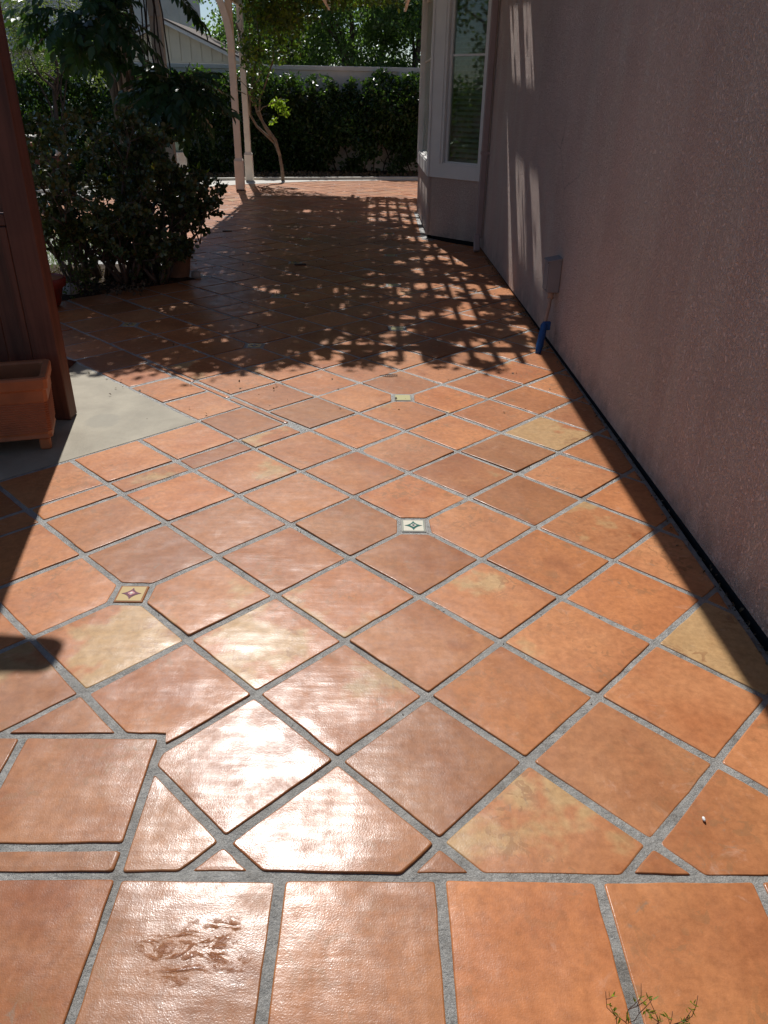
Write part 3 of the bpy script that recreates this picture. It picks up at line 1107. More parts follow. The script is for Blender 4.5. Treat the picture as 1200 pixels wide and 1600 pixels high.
def pergola_post(x, y, brace):
    h = .048
    m_ = MB().box(x - h, y - h, .46, x + h, y + h, 2.66, .004)
    o = ppart(m_, 'post')
    b_ = MB().box(x - .068, y - .068, .012, x + .068, y + .068, .44, .006)
    b_.add([(x - .068, y - .068, .441), (x + .068, y - .068, .441), (x + .068, y + .068, .441), (x - .068, y + .068, .441),
            (x - .049, y - .049, .475), (x + .049, y - .049, .475), (x + .049, y + .049, .475), (x - .049, y + .049, .475)],
           [(0, 1, 5, 4), (1, 2, 6, 5), (2, 3, 7, 6), (3, 0, 4, 7), (4, 5, 6, 7)])
    link('pedestal', b_.xf(Matrix.Translation(-PO)).mesh('pedestal'), M['cream_paint'], o)
    link('foot_plate', MB().box(x - .06, y - .06, -.004, x + .06, y + .06, .011).xf(Matrix.Translation(-PO)).mesh('foot_plate'), M['black_metal'], o)
    # curved knee brace hung on the camera side of the post
    if brace:
        bx_ = MB()
        n_ = 9
        pr = []
        for i in range(n_):
            u = i / (n_ - 1)
            cx_ = x + .012 - .16 * u ** 1.8
            cz = 1.955 + .80 * u - .10 * u * u
            pr.append((cx_, cz))
        vs, fs = [], []
        for i, (cx_, cz) in enumerate(pr):
            a_ = pr[max(0, i - 1)]
            b2 = pr[min(n_ - 1, i + 1)]
            tx_, tz_ = b2[0] - a_[0], b2[1] - a_[1]
            l_ = math.hypot(tx_, tz_)
            ox, oz = -tz_ / l_ * .050, tx_ / l_ * .050
            if i == 0: ox, oz = -.050, 0
            for yy in (y - h - .040, y - h - .002):
                vs += [(cx_ + ox, yy, cz + oz), (cx_ - ox, yy, cz - oz)]
        for i in range(n_ - 1):
            k = i * 4
            fs += [(k, k + 1, k + 5, k + 4), (k + 3, k + 2, k + 6, k + 7), (k, k + 4, k + 6, k + 2), (k + 1, k + 3, k + 7, k + 5)]
        fs += [(0, 2, 3, 1), (len(vs) - 4, len(vs) - 3, len(vs) - 1, len(vs) - 2)]
        bx_.add(vs, fs)
        ppart(bx_, 'brace')


pergola_post(-2.135, 12.13, True)
pergola_post(-2.20, 13.60, False)
pergola_post(-1.87, 6.62, True)
pergola_post(-2.235, 6.66, False)
# beams along y and along x
for x in (-2.20, -.75, .52):
    y_end = 13.95
    ppart(MB().box(x - .02, 5.62, 2.63, x + .02, y_end, 2.76, .003), 'beam')
RY = [5.72 + .655 * i for i in range(13)]
for y in RY:
    xe = .575
    if y < 7.05 and y > 5.98: xe = wall_x(y) - .005
    ppart(MB().box(-2.36, y - .019, 2.761, xe, y + .019, 2.875, .003), 'rafter')
i = 0
x = -2.30
while x < 1.16:
    if x < .60: ya, yb = 5.52, 13.9 - .25 * abs((x + .6) / 1.6) ** 2
    else: ya, yb = 5.97, 7.10
    if not (x > .56):
        ppart(MB().box(x - .021, ya, 2.876, x + .021, yb, 2.914), 'slat')
    x += .146
    i += 1

for xa, xb in ((.640, .750), (.855, .940), (1.030, 1.135)):
    ppart(MB().box(xa, 5.97, 2.876, xb, 7.10, 2.914), 'slat')
ppart(MB().box(.60, 6.402, 2.761, wall_x(6.4) - .005, 6.49, 2.874, .003), 'rafter')
ppart(MB().box(.60, 6.97, 2.70, wall_x(7.1) - .005, 7.15, 2.874, .003), 'sun_block_board')  # unseen board added to block a stray sun stripe on the wall

# ------------------------------------------------------------------ wisteria over the pergola
def wander(p, q, n_, amp, seed):
    r_ = random.Random(seed)
    p, q = Vector(p), Vector(q)
    ph = [r_.uniform(0, 6.28) for _ in range(4)]
    out = []
    for i in range(n_ + 1):
        u = i / n_
        e_ = math.sin(u * math.pi) ** .5
        out.append(p.lerp(q, u) + Vector((math.sin(u * 9 + ph[0]) + .5 * math.sin(u * 21 + ph[1]), math.cos(u * 8 + ph[2]) + .5 * math.sin(u * 17 + ph[3]), 0)) * amp * e_)
    return out


vine = tag(empty('wisteria_vine', (-2.2, 6.45, 0)), 'old wisteria with twisted stems climbing the front left post and covering the pergola', 'vine')
VO = Vector((-2.2, 6.45, 0))


def vlink(name, mb_or_me, mat=None, par=None):
    me = mb_or_me.mesh(name) if isinstance(mb_or_me, MB) else mb_or_me
    o = link(name, me, mat, par or vine)
    o.location = -VO if par is None else (0, 0, 0)
    return o


for k in range(9):
    r_ = random.Random(100 + k)
    ang = r_.uniform(0, 6.28)
    base = (-2.20 + .12 * math.cos(ang), 6.45 + .10 * math.sin(ang), 0)
    topp = (-2.22 + .18 * math.cos(ang + 2.5) + (.08 if k % 2 else -.05), 6.5 + .14 * math.sin(ang + 2.5), 2.9)
    pts = wander(base, topp, 22, .045, 300 + k)
    r0 = r_.uniform(.012, .026)
    vlink('stem', MB().tube(pts, [r0 * (1.25 - .5 * i / 22) for i in range(23)], 6), M['bark'])
for k in range(7):                          # thin hanging runners right of the main stems
    x0 = -1.98 + .035 * k
    pts = wander((x0 + .02, 6.35 + .02 * k, 1.1 + .07 * (k % 3)), (x0 - .03, 6.4, 2.85), 12, .018, 500 + k)
    vlink('runner', MB().tube(pts, .0065, 5), M['bark_dark'])
# canopy foliage on the slats; thinner over the right hand strip
def vnoise(x, y, scale, seed):
    g_ = np.random.default_rng(seed).random((128, 128))
    x, y = x / scale + 40, y / scale + 20
    xi, yi = np.floor(x).astype(int), np.floor(y).astype(int)
    fx, fy = x - xi, y - yi
    fx, fy = fx * fx * (3 - 2 * fx), fy * fy * (3 - 2 * fy)
    a0, a1 = g_[xi % 128, yi % 128], g_[(xi + 1) % 128, yi % 128]
    b0, b1 = g_[xi % 128, (yi + 1) % 128], g_[(xi + 1) % 128, (yi + 1) % 128]
    return (a0 * (1 - fx) + a1 * fx) * (1 - fy) + (b0 * (1 - fx) + b1 * fx) * fy


n = 156000
cx_ = -2.75 + 3.87 * RNG.uniform(0, 1, n)
cy_ = RNG.uniform(5.34, 13.95, n)
g1, g2 = vnoise(cx_, cy_, .24, 1), vnoise(cx_, cy_, .095, 2)
openness = .20 + .17 * vnoise(cx_, cy_, 1.3, 3)
openness += np.clip((cx_ + .75) / 1.0, 0, 1) * .56                         # right strip
openness += np.where((cx_ > -.85) & (cy_ < 6.0), .40, 0)                  # near edge, right part
openness += np.where((cx_ > -.9) & (cy_ > 12.6), .35, 0)
openness += np.where(cx_ < -2.4, .25, 0)
val = .55 * g1 + .45 * g2
lim = 1 - np.clip(openness, .0, .92) * .62 - .10
edge_y = 5.46 + .18 * vnoise(cx_, cy_ * 0, .16, 5) - .22 * (cx_ < -1.15)
keep = (val < lim) & (cy_ > edge_y) & ((cx_ > -2.33 + .12 * vnoise(cy_, cy_ * 0, .3, 6)) | (cy_ < 7.2)) & ((cx_ < .58) | ((cy_ < 7.05) & (cy_ > 6.0) & (RNG.random(n) < .12)))
cx_, cy_ = cx_[keep], cy_[keep]
cz_ = 2.925 + RNG.gamma(2.0, .035, len(cx_))
ca = np.stack([cx_, cy_, cz_], 1)
vlink('canopy_foliage', leaf_mesh('canopy', ca, .070, M['l_canopy'], 'oval', None, 1.0, 1.4))['kind'] = 'stuff'
# hanging fringe seen along the top of the picture near the far left posts, and near the house corner
def cloud(n_, c, r, seed=0, power=.6):
    q = RNG.normal(size=(n_, 3))
    q /= np.linalg.norm(q, axis=1)[:, None]
    return np.array(c) + q * (RNG.random(n_)[:, None] ** power) * np.array(r)


fr = np.concatenate([cloud(800, (-1.70, 13.0, 2.50), (.42, .5, .36)), cloud(380, (-1.35, 12.8, 2.40), (.30, .4, .28)), 
                     cloud(700, (-.6, 13.2, 2.75), (.9, .5, .16)), cloud(160, (.25, 13.3, 2.72), (.5, .3, .12)), cloud(260, (-1.95, 12.6, 1.95), (.18, .3, .35))])
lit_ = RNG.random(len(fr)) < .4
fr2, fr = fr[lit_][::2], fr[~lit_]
vlink('far_fringe', leaf_mesh('far_fringe', fr, .075, M['l_vine'], 'oval', np.tile((0, 0, -.6), (len(fr), 1)), 1.0))['kind'] = 'stuff'
vlink('lit_fringe', leaf_mesh('lit_fringe', fr2, .075, M['l_bright'], 'oval', np.tile((0, 0, -.6), (len(fr2), 1)), 1.0))['kind'] = 'stuff'  # same vine leaves, their backlight put into a brighter leaf colour


# pinnate leaves near the front left post, each one picked out against the light
def pinnate(seed, length=.26):
    r_ = random.Random(seed)
    m_ = MB()
    pts = [Vector((0, 0, 0)), Vector((0, length * .35, .012)), Vector((0, length * .7, -.005)), Vector((0, length, -.045))]
    m_.tube(pts, [.0022, .0018, .0014, .001], 4)
    def leaflet(p, yaw, L):
        W = L * .24
        M4 = Matrix.Translation(p) @ Matrix.Rotation(yaw, 4, 'Z') @ Matrix.Rotation(rad(-22 + r_.uniform(-18, 14)), 4, 'X') @ Matrix.Rotation(r_.uniform(-.5, .5), 4, 'Y')
        loc = [(0, 0, 0), (W * .8, L * .22, .004), (W, L * .48, .005), (W * .55, L * .8, 0), (0, L, -.012), (-W * .55, L * .8, 0), (-W, L * .48, .005), (-W * .8, L * .22, .004), (0, L * .5, -.004)]
        m_.add([M4 @ Vector(q) for q in loc], [(0, 1, 2, 8), (2, 3, 4, 8), (4, 5, 6, 8), (6, 7, 0, 8)], True)
    for i in range(5):
        u = .28 + .15 * i
        p = pts[0].lerp(pts[3], u) + Vector((0, 0, .004))
        for s_ in (-1, 1):
            leaflet(p, s_ * rad(-62 + 5 * i), length * (.36 - .02 * abs(i - 2)))
    leaflet(pts[3], 0, length * .38)
    return m_.mesh('leaf')


pm = []
for s_ in range(5):
    me = pinnate(900 + s_)
    at = me.attributes.new('rnd', 'FLOAT', 'POINT')
    at.data.foreach_set('value', [.15 + .18 * s_] * len(me.vertices))
    me.materials.append(M['l_vine_dark'])
    pm.append(me)
RL = random.Random(77)


def put_leaf(me, p, d, roll, s, parent, off):
    o = bpy.data.objects.new('leaf', me)
    COL.objects.link(o)
    o.parent = parent
    d = Vector(d).normalized()
    q = d.to_track_quat('Y', 'Z')
    o.rotation_mode = 'QUATERNION'
    from mathutils import Quaternion
    o.rotation_quaternion = q @ Quaternion((0, 1, 0), roll)
    o.location = Vector(p) - off
    o.scale = (s, s, s)
    return o


def leaf_cluster(c, r, n_, out=1.0):
    for i in range(n_):
        q = Vector((RL.gauss(0, 1), RL.gauss(0, 1), RL.gauss(0, 1)))
        q.normalize()
        rr = RL.random() ** .5
        p = Vector((c[0] + q.x * r[0] * rr, c[1] + q.y * r[1] * rr, c[2] + q.z * r[2] * rr))
        d = Vector((q.x * out, q.y * .6 * out - .25, -.35 + q.z * .5 * out))
        put_leaf(RL.choice(pm), p, d, RL.uniform(-.6, .6), RL.uniform(.75, 1.2), vine, VO)


leaf_cluster((-2.32, 5.75, 1.88), (.26, .22, .17), 38)
leaf_cluster((-2.08, 5.85, 1.90), (.18, .25, .18), 34)
leaf_cluster((-1.60, 5.9, 2.10), (.14, .2, .10), 9)
leaf_cluster((-1.62, 6.0, 1.42), (.27, .2, .16), 62)
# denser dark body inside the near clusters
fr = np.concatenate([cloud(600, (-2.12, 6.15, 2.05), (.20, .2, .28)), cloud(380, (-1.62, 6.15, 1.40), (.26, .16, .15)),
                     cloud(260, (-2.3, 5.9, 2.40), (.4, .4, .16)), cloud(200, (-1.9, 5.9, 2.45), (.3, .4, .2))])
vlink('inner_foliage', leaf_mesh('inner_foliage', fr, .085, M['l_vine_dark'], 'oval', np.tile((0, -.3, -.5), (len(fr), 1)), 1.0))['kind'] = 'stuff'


# ------------------------------------------------------------------ branching plants
def branch(r_, p, d, length, rad_, depth, segs, tips, split=2, curl=.35, up=.1, shrink=.74):
    n_ = 3
    pts, rs = [Vector(p)], [rad_]
    d = Vector(d).normalized()
    for i in range(n_):
        d = (d + Vector((r_.gauss(0, curl), r_.gauss(0, curl), r_.gauss(0, curl) + up)) * .45).normalized()
        pts.append(pts[-1] + d * length / n_)
        rs.append(rad_ * (1 - .35 * (i + 1) / n_))
    segs.append((pts, rs))
    if depth == 0:
        tips.append((pts[-1], d))
        return
    for k in range(split + (r_.random() < .35)):
        nd = (d + Vector((r_.gauss(0, .62), r_.gauss(0, .62), r_.gauss(0, .45) + up))).normalized()
        branch(r_, pts[-1], nd, length * shrink * r_.uniform(.8, 1.15), rs[-1] * .8, depth - 1, segs, tips, split, curl, up, shrink)
    if r_.random() < .5:
        tips.append((pts[2], d))


def jade_plant(name, label, origin, height, spread, seed, stems=4, depth=3, leaf=.042, tipmat=True):
    root = tag(empty(name, origin), label, 'shrub', 'jade plants in the bed')
    r_ = random.Random(seed)
    segs, tips = [], []
    for k in range(stems):
        a_ = 6.28 * k / stems + r_.uniform(-.4, .4)
        branch(r_, (math.cos(a_) * .04, math.sin(a_) * .04, -.03), (math.cos(a_) * spread, math.sin(a_) * spread * .8, 1), height * .40, .019, depth, segs, tips, 2, .32, .08, .68)
    m_ = MB()
    for pts, rs in segs: m_.tube(pts, rs, 6)
    m_.build('stem', M['jade_stem'], root)
    pos, dirs = [], []
    for p, d in tips:
        if p.z < .03: continue
        for j in range(r_.randint(12, 17)):
            off = Vector((r_.gauss(0, 1), r_.gauss(0, 1), r_.gauss(0, 1))).normalized()
            pos.append(p - d * r_.uniform(0, .075) + off * .004)
            dirs.append(off * .9 + d * .55)
    pos, dirs = np.array([tuple(p) for p in pos]), np.array([tuple(p) for p in dirs])
    cut = RNG.random(len(pos)) < .85
    link('foliage', leaf_mesh('foliage', pos[cut], leaf, M['l_jade'], 'round', dirs[cut], .25), None, root)
    if tipmat:
        link('reddish_foliage', leaf_mesh('reddish_foliage', pos[~cut], leaf * .9, M['l_jade_tip'], 'round', dirs[~cut], .25), None, root)
    return root


jade_plant('jade_plant', 'tall jade plant with thick forking stems, leftmost in the bed beside the red fence', (-2.20, 5.25, .02), 1.30, .75, 11, 8, 4)
jade_plant('jade_plant', 'dense dark jade plant in the middle of the bed below the climbing vine', (-1.86, 5.35, .02), .98, .50, 12, 8, 4, .040)
p3 = jade_plant('jade_plant', 'smaller jade plant arching over the patio from the round terracotta pot', (-1.60, 5.36, .21), .54, .40, 25, 8, 3, .040)
jade_plant('jade_plant', 'low reddish jade plant at the left end of the bed near the red bowl', (-2.30, 4.95, .02), .62, .50, 14, 8, 3, .040)
jade_plant('jade_plant', 'low bushy jade plant at the front of the bed, nearest the tiles', (-1.93, 5.05, .02), .60, .55, 18, 8, 3, .040)
jade_plant('jade_plant', 'short jade plant between the round pot and the middle of the bed', (-1.80, 5.55, .02), .95, .34, 19, 7, 3, .040)

jade_plant('jade_plant', 'low jade plant spilling in front of the round terracotta pot', (-1.70, 5.14, .02), .46, .5, 27, 7, 3, .036)

# round pot under the small jade plant
pot = tag(empty('plant_pot', (-1.60, 5.36, 0)), 'round weathered terracotta pot under the jade plant, beside the white stone', 'pot')
MB().lathe([(.0, .0), (.085, .0), (.095, .02), (.122, .19), (.140, .192), (.142, .23), (.128, .232), (.122, .20), (.0, .195)], n=26).build('body', M['terracotta_pale'], pot)
MB().lathe([(.0, .2), (.10, .205), (.12, .198)], n=20).build('soil', M['soil'], pot)
sm_ = MB()
blob(sm_, (0, 0, 0), (.042, .034, .036), 3)
tag(sm_.build('rock', M['stone'], None, (-1.455, 5.385, .02)), 'small white stone at the right corner of the planting bed', 'rock')
sm_ = MB()
blob(sm_, (0, 0, 0), (.07, .06, .06), 5)
tag(sm_.build('rock', M['stone'], None, (-2.26, 4.66, .03)), 'pale rounded rock behind the red post at the end of the bed', 'rock')

# upright leafy shoots at the right side of the bed
def shoots(name, label, origin, h, n_, mat, seed, leaf=.075, cat='plant'):
    r_ = random.Random(seed)
    root = tag(empty(name, origin), label, cat)
    m_ = MB()
    pos, dirs = [], []
    for k in range(n_):
        a_ = r_.uniform(0, 6.28)
        tip = (math.cos(a_) * h * .22, math.sin(a_) * h * .22, h * r_.uniform(.8, 1.05))
        pts = wander((0, 0, 0), tip, 6, .01, seed + k)
        m_.tube(pts, [.006 - .0006 * i for i in range(7)], 5)
        for i in range(1, 7):
            for j in range(4 if i > 3 else 2):
                aa = r_.uniform(0, 6.28)
                pos.append(tuple(pts[i]))
                dirs.append((math.cos(aa), math.sin(aa), .7))
    m_.build('stem', M['jade_stem'], root)
    link('foliage', leaf_mesh('foliage', pos, leaf, mat, 'long', np.array(dirs), .2), None, root)
    return root


shoots('leafy_shoot', 'bright green leafy shoots standing above the shrubs before the pale walkway', (-1.50, 5.75, .35), .52, 3, M['l_bright'], 31)
shoots('leafy_shoot', 'dark spindly shoots leaning out over the patio at the right of the bed', (-1.42, 5.5, .25), .50, 3, M['l_jade'], 35, .06)

# white flowers on a trailing plant, left end
r_ = random.Random(4)
tr_ = tag(empty('trailing_plant', (-2.20, 4.62, 0)), 'trailing plant with pale flowers hanging by the red bowl', 'plant')
m_ = MB()
pos = []
for k in range(9):
    pts = wander((r_.uniform(-.05, .05), r_.uniform(-.05, .05), .34), (r_.uniform(-.10, .13), r_.uniform(-.12, .05), r_.uniform(.02, .2)), 6, .02, 60 + k)
    m_.tube(pts, .003, 4)
    pos += [tuple(q) for q in pts for _ in range(5)]
m_.build('stem', M['jade_stem'], tr_)
link('foliage', leaf_mesh('foliage', np.array(pos) + RNG.normal(size=(len(pos), 3)) * .015, .028, M['l_tree_pale'], 'oval'), None, tr_)

# ------------------------------------------------------------------ red glazed bowl near the bed
bw = tag(empty('garden_bowl', (-2.33, 4.30, 0)), 'wide red glazed pot with a flat rim standing behind the red post', 'pot')
MB().lathe([(.0, .0), (.10, .0), (.12, .02), (.15, .13), (.175, .15), (.18, .20), (.165, .206), (.14, .17), (.0, .165)], n=30).build('body', M['red_glaze'], bw)
MB().lathe([(.0, .196), (.16, .196), (.168, .190)], n=30).build('saucer', M['terracotta'], bw)

# ------------------------------------------------------------------ red wooden fence at left with rectangular planter
fen = tag(empty('wooden_fence', (-1.43, 2.15, 0)), 'tall red stained wooden fence with vertical boards at the left edge', 'fence')
FO = Vector((-1.43, 2.15, 0))


def fpart(mb, name, mat=None, label=None):
    mb.v = [(x - FO.x, y - FO.y, z) for x, y, z in mb.v]
    return mb.build(name, mat or M['redwood'], fen)


fpart(MB().box(-1.490, 2.115, .0, -1.372, 2.205, 2.068, .004), 'post')
fpart(MB().box(-2.95, 2.115, .0, -2.84, 2.205, 1.94, .004), 'post')
for i in range(11):
    x1 = -1.502 - i * .122
    fpart(MB().box(x1 - .116, 2.155 + (.006 if i % 2 else 0), .05, x1, 2.175 + (.006 if i % 2 else 0), .872, .003), 'plank')
for i in range(4):
    z0 = .925 + i * .25
    fpart(MB().box(-2.835, 2.150, z0, -1.494, 2.172, z0 + .243, .003), 'plank', M['redwood_h'])
fpart(MB().box(-2.838, 2.125, .874, -1.492, 2.195, .922, .004), 'rail', M['redwood_h'])
fpart(MB().box(-1.530, 2.118, .0, -1.493, 2.150, .872, .003), 'stop_board')
# the top rail ends in a rounded nose past the post
pr = [(-3.0, 2.070), (-1.36, 2.070), (-1.21, 2.082)] + [(-1.21 + .055 * math.sin(a_), 2.136 - .054 * math.cos(a_)) for a_ in [math.pi * k / 8 for k in range(1, 8)]] + [(-1.21, 2.19), (-3.0, 2.19)]
fpart(MB().prism(pr, 'y', 2.12, 2.19), 'top_rail', M['redwood_h'])
# sloping foot behind the fence
ft = MB().prism([(2.62, .0), (3.02, .0), (2.62, .17)], 'x', -1.80, -1.655)
fpart(ft, 'foot_brace')

pl = tag(empty('rectangular_planter', (-1.30, 1.76, 0), rad(17)), 'long ribbed terracotta planter on small feet in front of the red fence', 'planter')
L_, D_ = .78, .26
body = MB()
prof = []
zz = .055
prof = [(.030, .052), (.014, .060), (.018, .075)]
z = .085
k = 0
while z < .225:
    prof += [(.016 - (z - .085) * .05, z), (.0115 - (z - .085) * .05, z + .0045)]
    z += .0105
prof += [(.004, .235), (.004, .275), (-.006, .285), (-.008, .325), (-.004, .333)]
vs, fs = [], []
for (ins_, z) in prof:
    e_ = ins_
    x0_, x1_, y0_, y1_ = -L_ + e_, -e_, e_, D_ - e_
    c_ = .014
    vs += [(x0_ + c_, y0_, z), (x1_ - c_, y0_, z), (x1_, y0_ + c_, z), (x1_, y1_ - c_, z), (x1_ - c_, y1_, z), (x0_ + c_, y1_, z), (x0_, y1_ - c_, z), (x0_, y0_ + c_, z)]
for i in range(len(prof) - 1):
    for j in range(8):
        a_, b_ = i * 8 + j, i * 8 + (j + 1) % 8
        fs.append((a_, b_, b_ + 8, a_ + 8))
n0 = len(vs)
for (e_, z) in ((.018, .333), (.024, .325), (.030, .07)):
    x0_, x1_, y0_, y1_ = -L_ + e_, -e_, e_, D_ - e_
    c_ = .012
    vs += [(x0_ + c_, y0_, z), (x1_ - c_, y0_, z), (x1_, y0_ + c_, z), (x1_, y1_ - c_, z), (x1_ - c_, y1_, z), (x0_ + c_, y1_, z), (x0_, y1_ - c_, z), (x0_, y0_ + c_, z)]
for j in range(8):
    a_, b_ = (len(prof) - 1) * 8 + j, (len(prof) - 1) * 8 + (j + 1) % 8
    fs.append((a_, b_, n0 + (j + 1) % 8, n0 + j))
for i in range(2):
    for j in range(8):
        a_, b_ = n0 + i * 8 + j, n0 + i * 8 + (j + 1) % 8
        fs.append((a_, b_, b_ + 8, a_ + 8))
fs.append(tuple(range(n0 + 16, n0 + 24)))
fs.append(tuple(range(8))[::-1])
body.add(vs, fs)
body.build('body', M['terracotta'], pl)
for fx in (-.075, -.70):
    for fy in (.03, .19):
        MB().box(fx, fy, -.001, fx + .045, fy + .045, .052, .006).build('foot', M['terracotta'], pl)
MB().box(-L_ + .035, .035, .20, -.035, D_ - .035, .235).build('soil', M['soil'], pl)

# ------------------------------------------------------------------ electrical box, conduit and tape on the wall
yb = 3.47
eb = tag(empty('electrical_box', (wall_x(yb), yb, 0)), 'small grey outlet box on the stucco wall with a pipe wrapped in blue tape', 'electrical box')
EB = Vector((wall_x(yb), yb, 0))


def epart(mb, name, mat):
    return link(name, mb.xf(Matrix.Translation(-EB)).mesh(name), mat, eb)


X = wall_x(yb)
bxo = epart(MB().box(X - .075, 3.425, .345, X - .001, 3.545, .535, .004), 'box_body', M['steel'])
link('cover', MB().box(X - .082, 3.43, .35, X - .0755, 3.54, .53, .002).xf(Matrix.Translation(-EB)).mesh('cover'), M['steel'], bxo)
for zz_ in (.362, .518):
    link('screw', MB().tube([(X - .0845, 3.4375, zz_), (X - .081, 3.4375, zz_)], .0035, 8).xf(Matrix.Translation(-EB)).mesh('screw'), M['black_metal'], bxo)
link('hood', MB().prism([(X - .088, .530), (X - .001, .548), (X - .001, .536), (X - .088, .524)], 'y', 3.422, 3.548).xf(Matrix.Translation(-EB)).mesh('hood'), M['steel'], bxo)
cp = [(X - .038, 3.47, .34), (X - .045, 3.455, .26), (X - .072, 3.40, .16), (X - .098, 3.345, .07), (X - .115, 3.30, -.01)]
epart(MB().tube(cp, .0125, 10), 'conduit', M['conduit'])
epart(MB().tube([(X - .038, 3.47, .30), (X - .038, 3.47, .345)], .019, 12), 'fitting', M['conduit'])
tp = [Vector(cp[2]).lerp(Vector(cp[4]), u) for u in (-.03, .06, .2, .35, .5, .65, .8, .95)]
tb = MB().tube(tp, [.017, .023, .021, .024, .0215, .0235, .020, .017], 9)
tb.box(X - .083, 3.385, .125, X - .035, 3.405, .178, .004)
epart(tb, 'blue_tape', M['blue_tape'])

# ------------------------------------------------------------------ things by the far planting and walkway
# stacked planters at the walkway
SP = (-3.30, 13.05)
def glazed_pot(name, label, loc, prof, mat, cat='pot', group=None):
    root = tag(empty(name, loc), label, cat, group)
    MB().lathe(prof, n=26).build('body', mat, root)
    return root


glazed_pot('stacked_planter', 'lowest white pot of the stack by the pergola post, with a dark leaf design', (SP[0], SP[1], .004),
           [(0, 0), (.10, 0), (.125, .03), (.13, .12), (.125, .20), (.132, .215), (.132, .236), (0, .236)], M['white_glaze'], group='stacked planters')
r2 = bpy.data.objects['stacked_planter']
MB().prism([(-.05, .10), (-.02, .14), (.03, .13), (.05, .10), (.0, .085)], 'y', -.1335, -.1300).build('leaf_design', M['green_glaze'], r2)
glazed_pot('stacked_planter', 'plain white pot in the middle of the stack by the pergola post', (SP[0], SP[1], .241),
           [(0, 0), (.085, 0), (.118, .04), (.13, .13), (.128, .22), (.136, .235), (.136, .252), (0, .252)], M['white_glaze'], group='stacked planters')
g3 = glazed_pot('stacked_planter', 'sage green pot with pale succulents on top of the stack', (SP[0], SP[1], .494),
                [(0, 0), (.085, 0), (.10, .02), (.112, .15), (.125, .152), (.127, .19), (.11, .192), (.10, .175), (0, .172)], M['sage_glaze'], group='stacked planters')
q = cloud(110, (0, 0, .19), (.10, .10, .035))
link('succulents', leaf_mesh('succulents', q, .045, M['l_tree_pale'], 'round', np.tile((0, 0, 1.0), (len(q), 1)), 1.0), None, g3)
# trailing strand down the side
MB().tube(wander((.10, -.02, .18), (.15, -.03, -.30), 8, .012, 8), .004, 4).build('strand', M['l_tree_pale'], g3)

# kettle-like grill with a chromed handle, behind the posts
gr = tag(empty('charcoal_grill', (-3.75, 11.8, 0)), 'dark green lidded grill with a bright handle, half hidden behind the cream posts', 'grill')
MB().lathe([(0, .36), (.10, .38), (.19, .46), (.20, .52), (.20, .535)], n=26).build('bowl', M['teal_glaze'], gr)
MB().lathe([(.205, .54), (.20, .60), (.15, .68), (.06, .72), (0, .725)], n=26).build('lid', M['teal_glaze'], gr)
MB().tube([(-.13, -.17, .64), (-.15, -.23, .66), (-.04, -.25, .59), (.10, -.24, .57), (.12, -.17, .58)], .009, 8).build('handle', M['trim_white'], gr)
for k in range(3):
    a_ = 2.1 * k + .5
    MB().tube([(.1 * math.cos(a_), .1 * math.sin(a_), .40), (.22 * math.cos(a_), .22 * math.sin(a_), 0)], .012, 8).build('leg', M['black_metal'], gr)
MB().box(-.22, -.15, .30, .22, .15, .32).build('shelf', M['siding'], gr)

# red bench with pots
bn = tag(empty('plant_bench', (-4.6, 9.75, 0)), 'low red wooden bench holding pots beyond the shrubs at far left', 'bench')
for k in range(4):
    MB().box(-.55, -.20 + k * .10, .60, .62, -.11 + k * .10, .63, .003).build('seat_slat', M['redwood_h'], bn)
MB().box(-.53, -.215, .52, .60, -.195, .60).build('apron', M['redwood_h'], bn)
for sx in (-.50, .52):
    for sy in (-.17, .15):
        MB().box(sx, sy, 0, sx + .06, sy + .06, .52).build('leg', M['redwood'], bn)
glazed_pot('bench_pot', 'tan clay pot with white rim at the left on the red bench', (-4.42, 9.66, .632), [(0, 0), (.07, 0), (.10, .12), (.105, .15), (.09, .15), (0, .13)], M['terracotta_pale'], group='pots on the red bench')
glazed_pot('bench_pot', 'teal glazed bowl on the red bench', (-4.17, 9.66, .632), [(0, 0), (.05, 0), (.11, .06), (.125, .13), (.11, .13), (0, .10)], M['teal_glaze'], group='pots on the red bench')
glazed_pot('bench_pot', 'small white cup at the right on the red bench', (-4.03, 9.58, .632), [(0, 0), (.03, 0), (.035, .07), (.03, .07), (0, .05)], M['white_glaze'], group='pots on the red bench')
tb_ = tag(empty('side_table', (-4.75, 10.3, 0)), 'round pale topped table behind the red bench', 'table')
MB().lathe([(0, .80), (.28, .80), (.285, .815), (.28, .83), (0, .83)], n=28).build('tabletop', M['pale_concrete'], tb_)
MB().tube([(0, 0, 0), (0, 0, .80)], .03, 10).build('leg', M['black_metal'], tb_)
MB().lathe([(0, 0), (.18, 0), (.17, .02), (0, .03)], n=20).build('base', M['black_metal'], tb_)

# ------------------------------------------------------------------ garden wall, hedge
gw = tag(empty('garden_wall', (0, 15.95, 0)), 'white garden wall showing above and below the dark creeper', 'wall')
MB().box(-14, 0, -.06, 4.5, .18, 1.80).build('wall_body', M['white_wall'], gw)
MB().box(-14, -.025, 1.801, 4.5, .205, 1.88, .006).build('cap', M['white_wall'], gw)
for x in (.62, -4.2, -9.0):
    MB().box(x - .14, -.05, -.06, x + .14, -.001, 1.80).build('pilaster', M['white_wall'], gw)

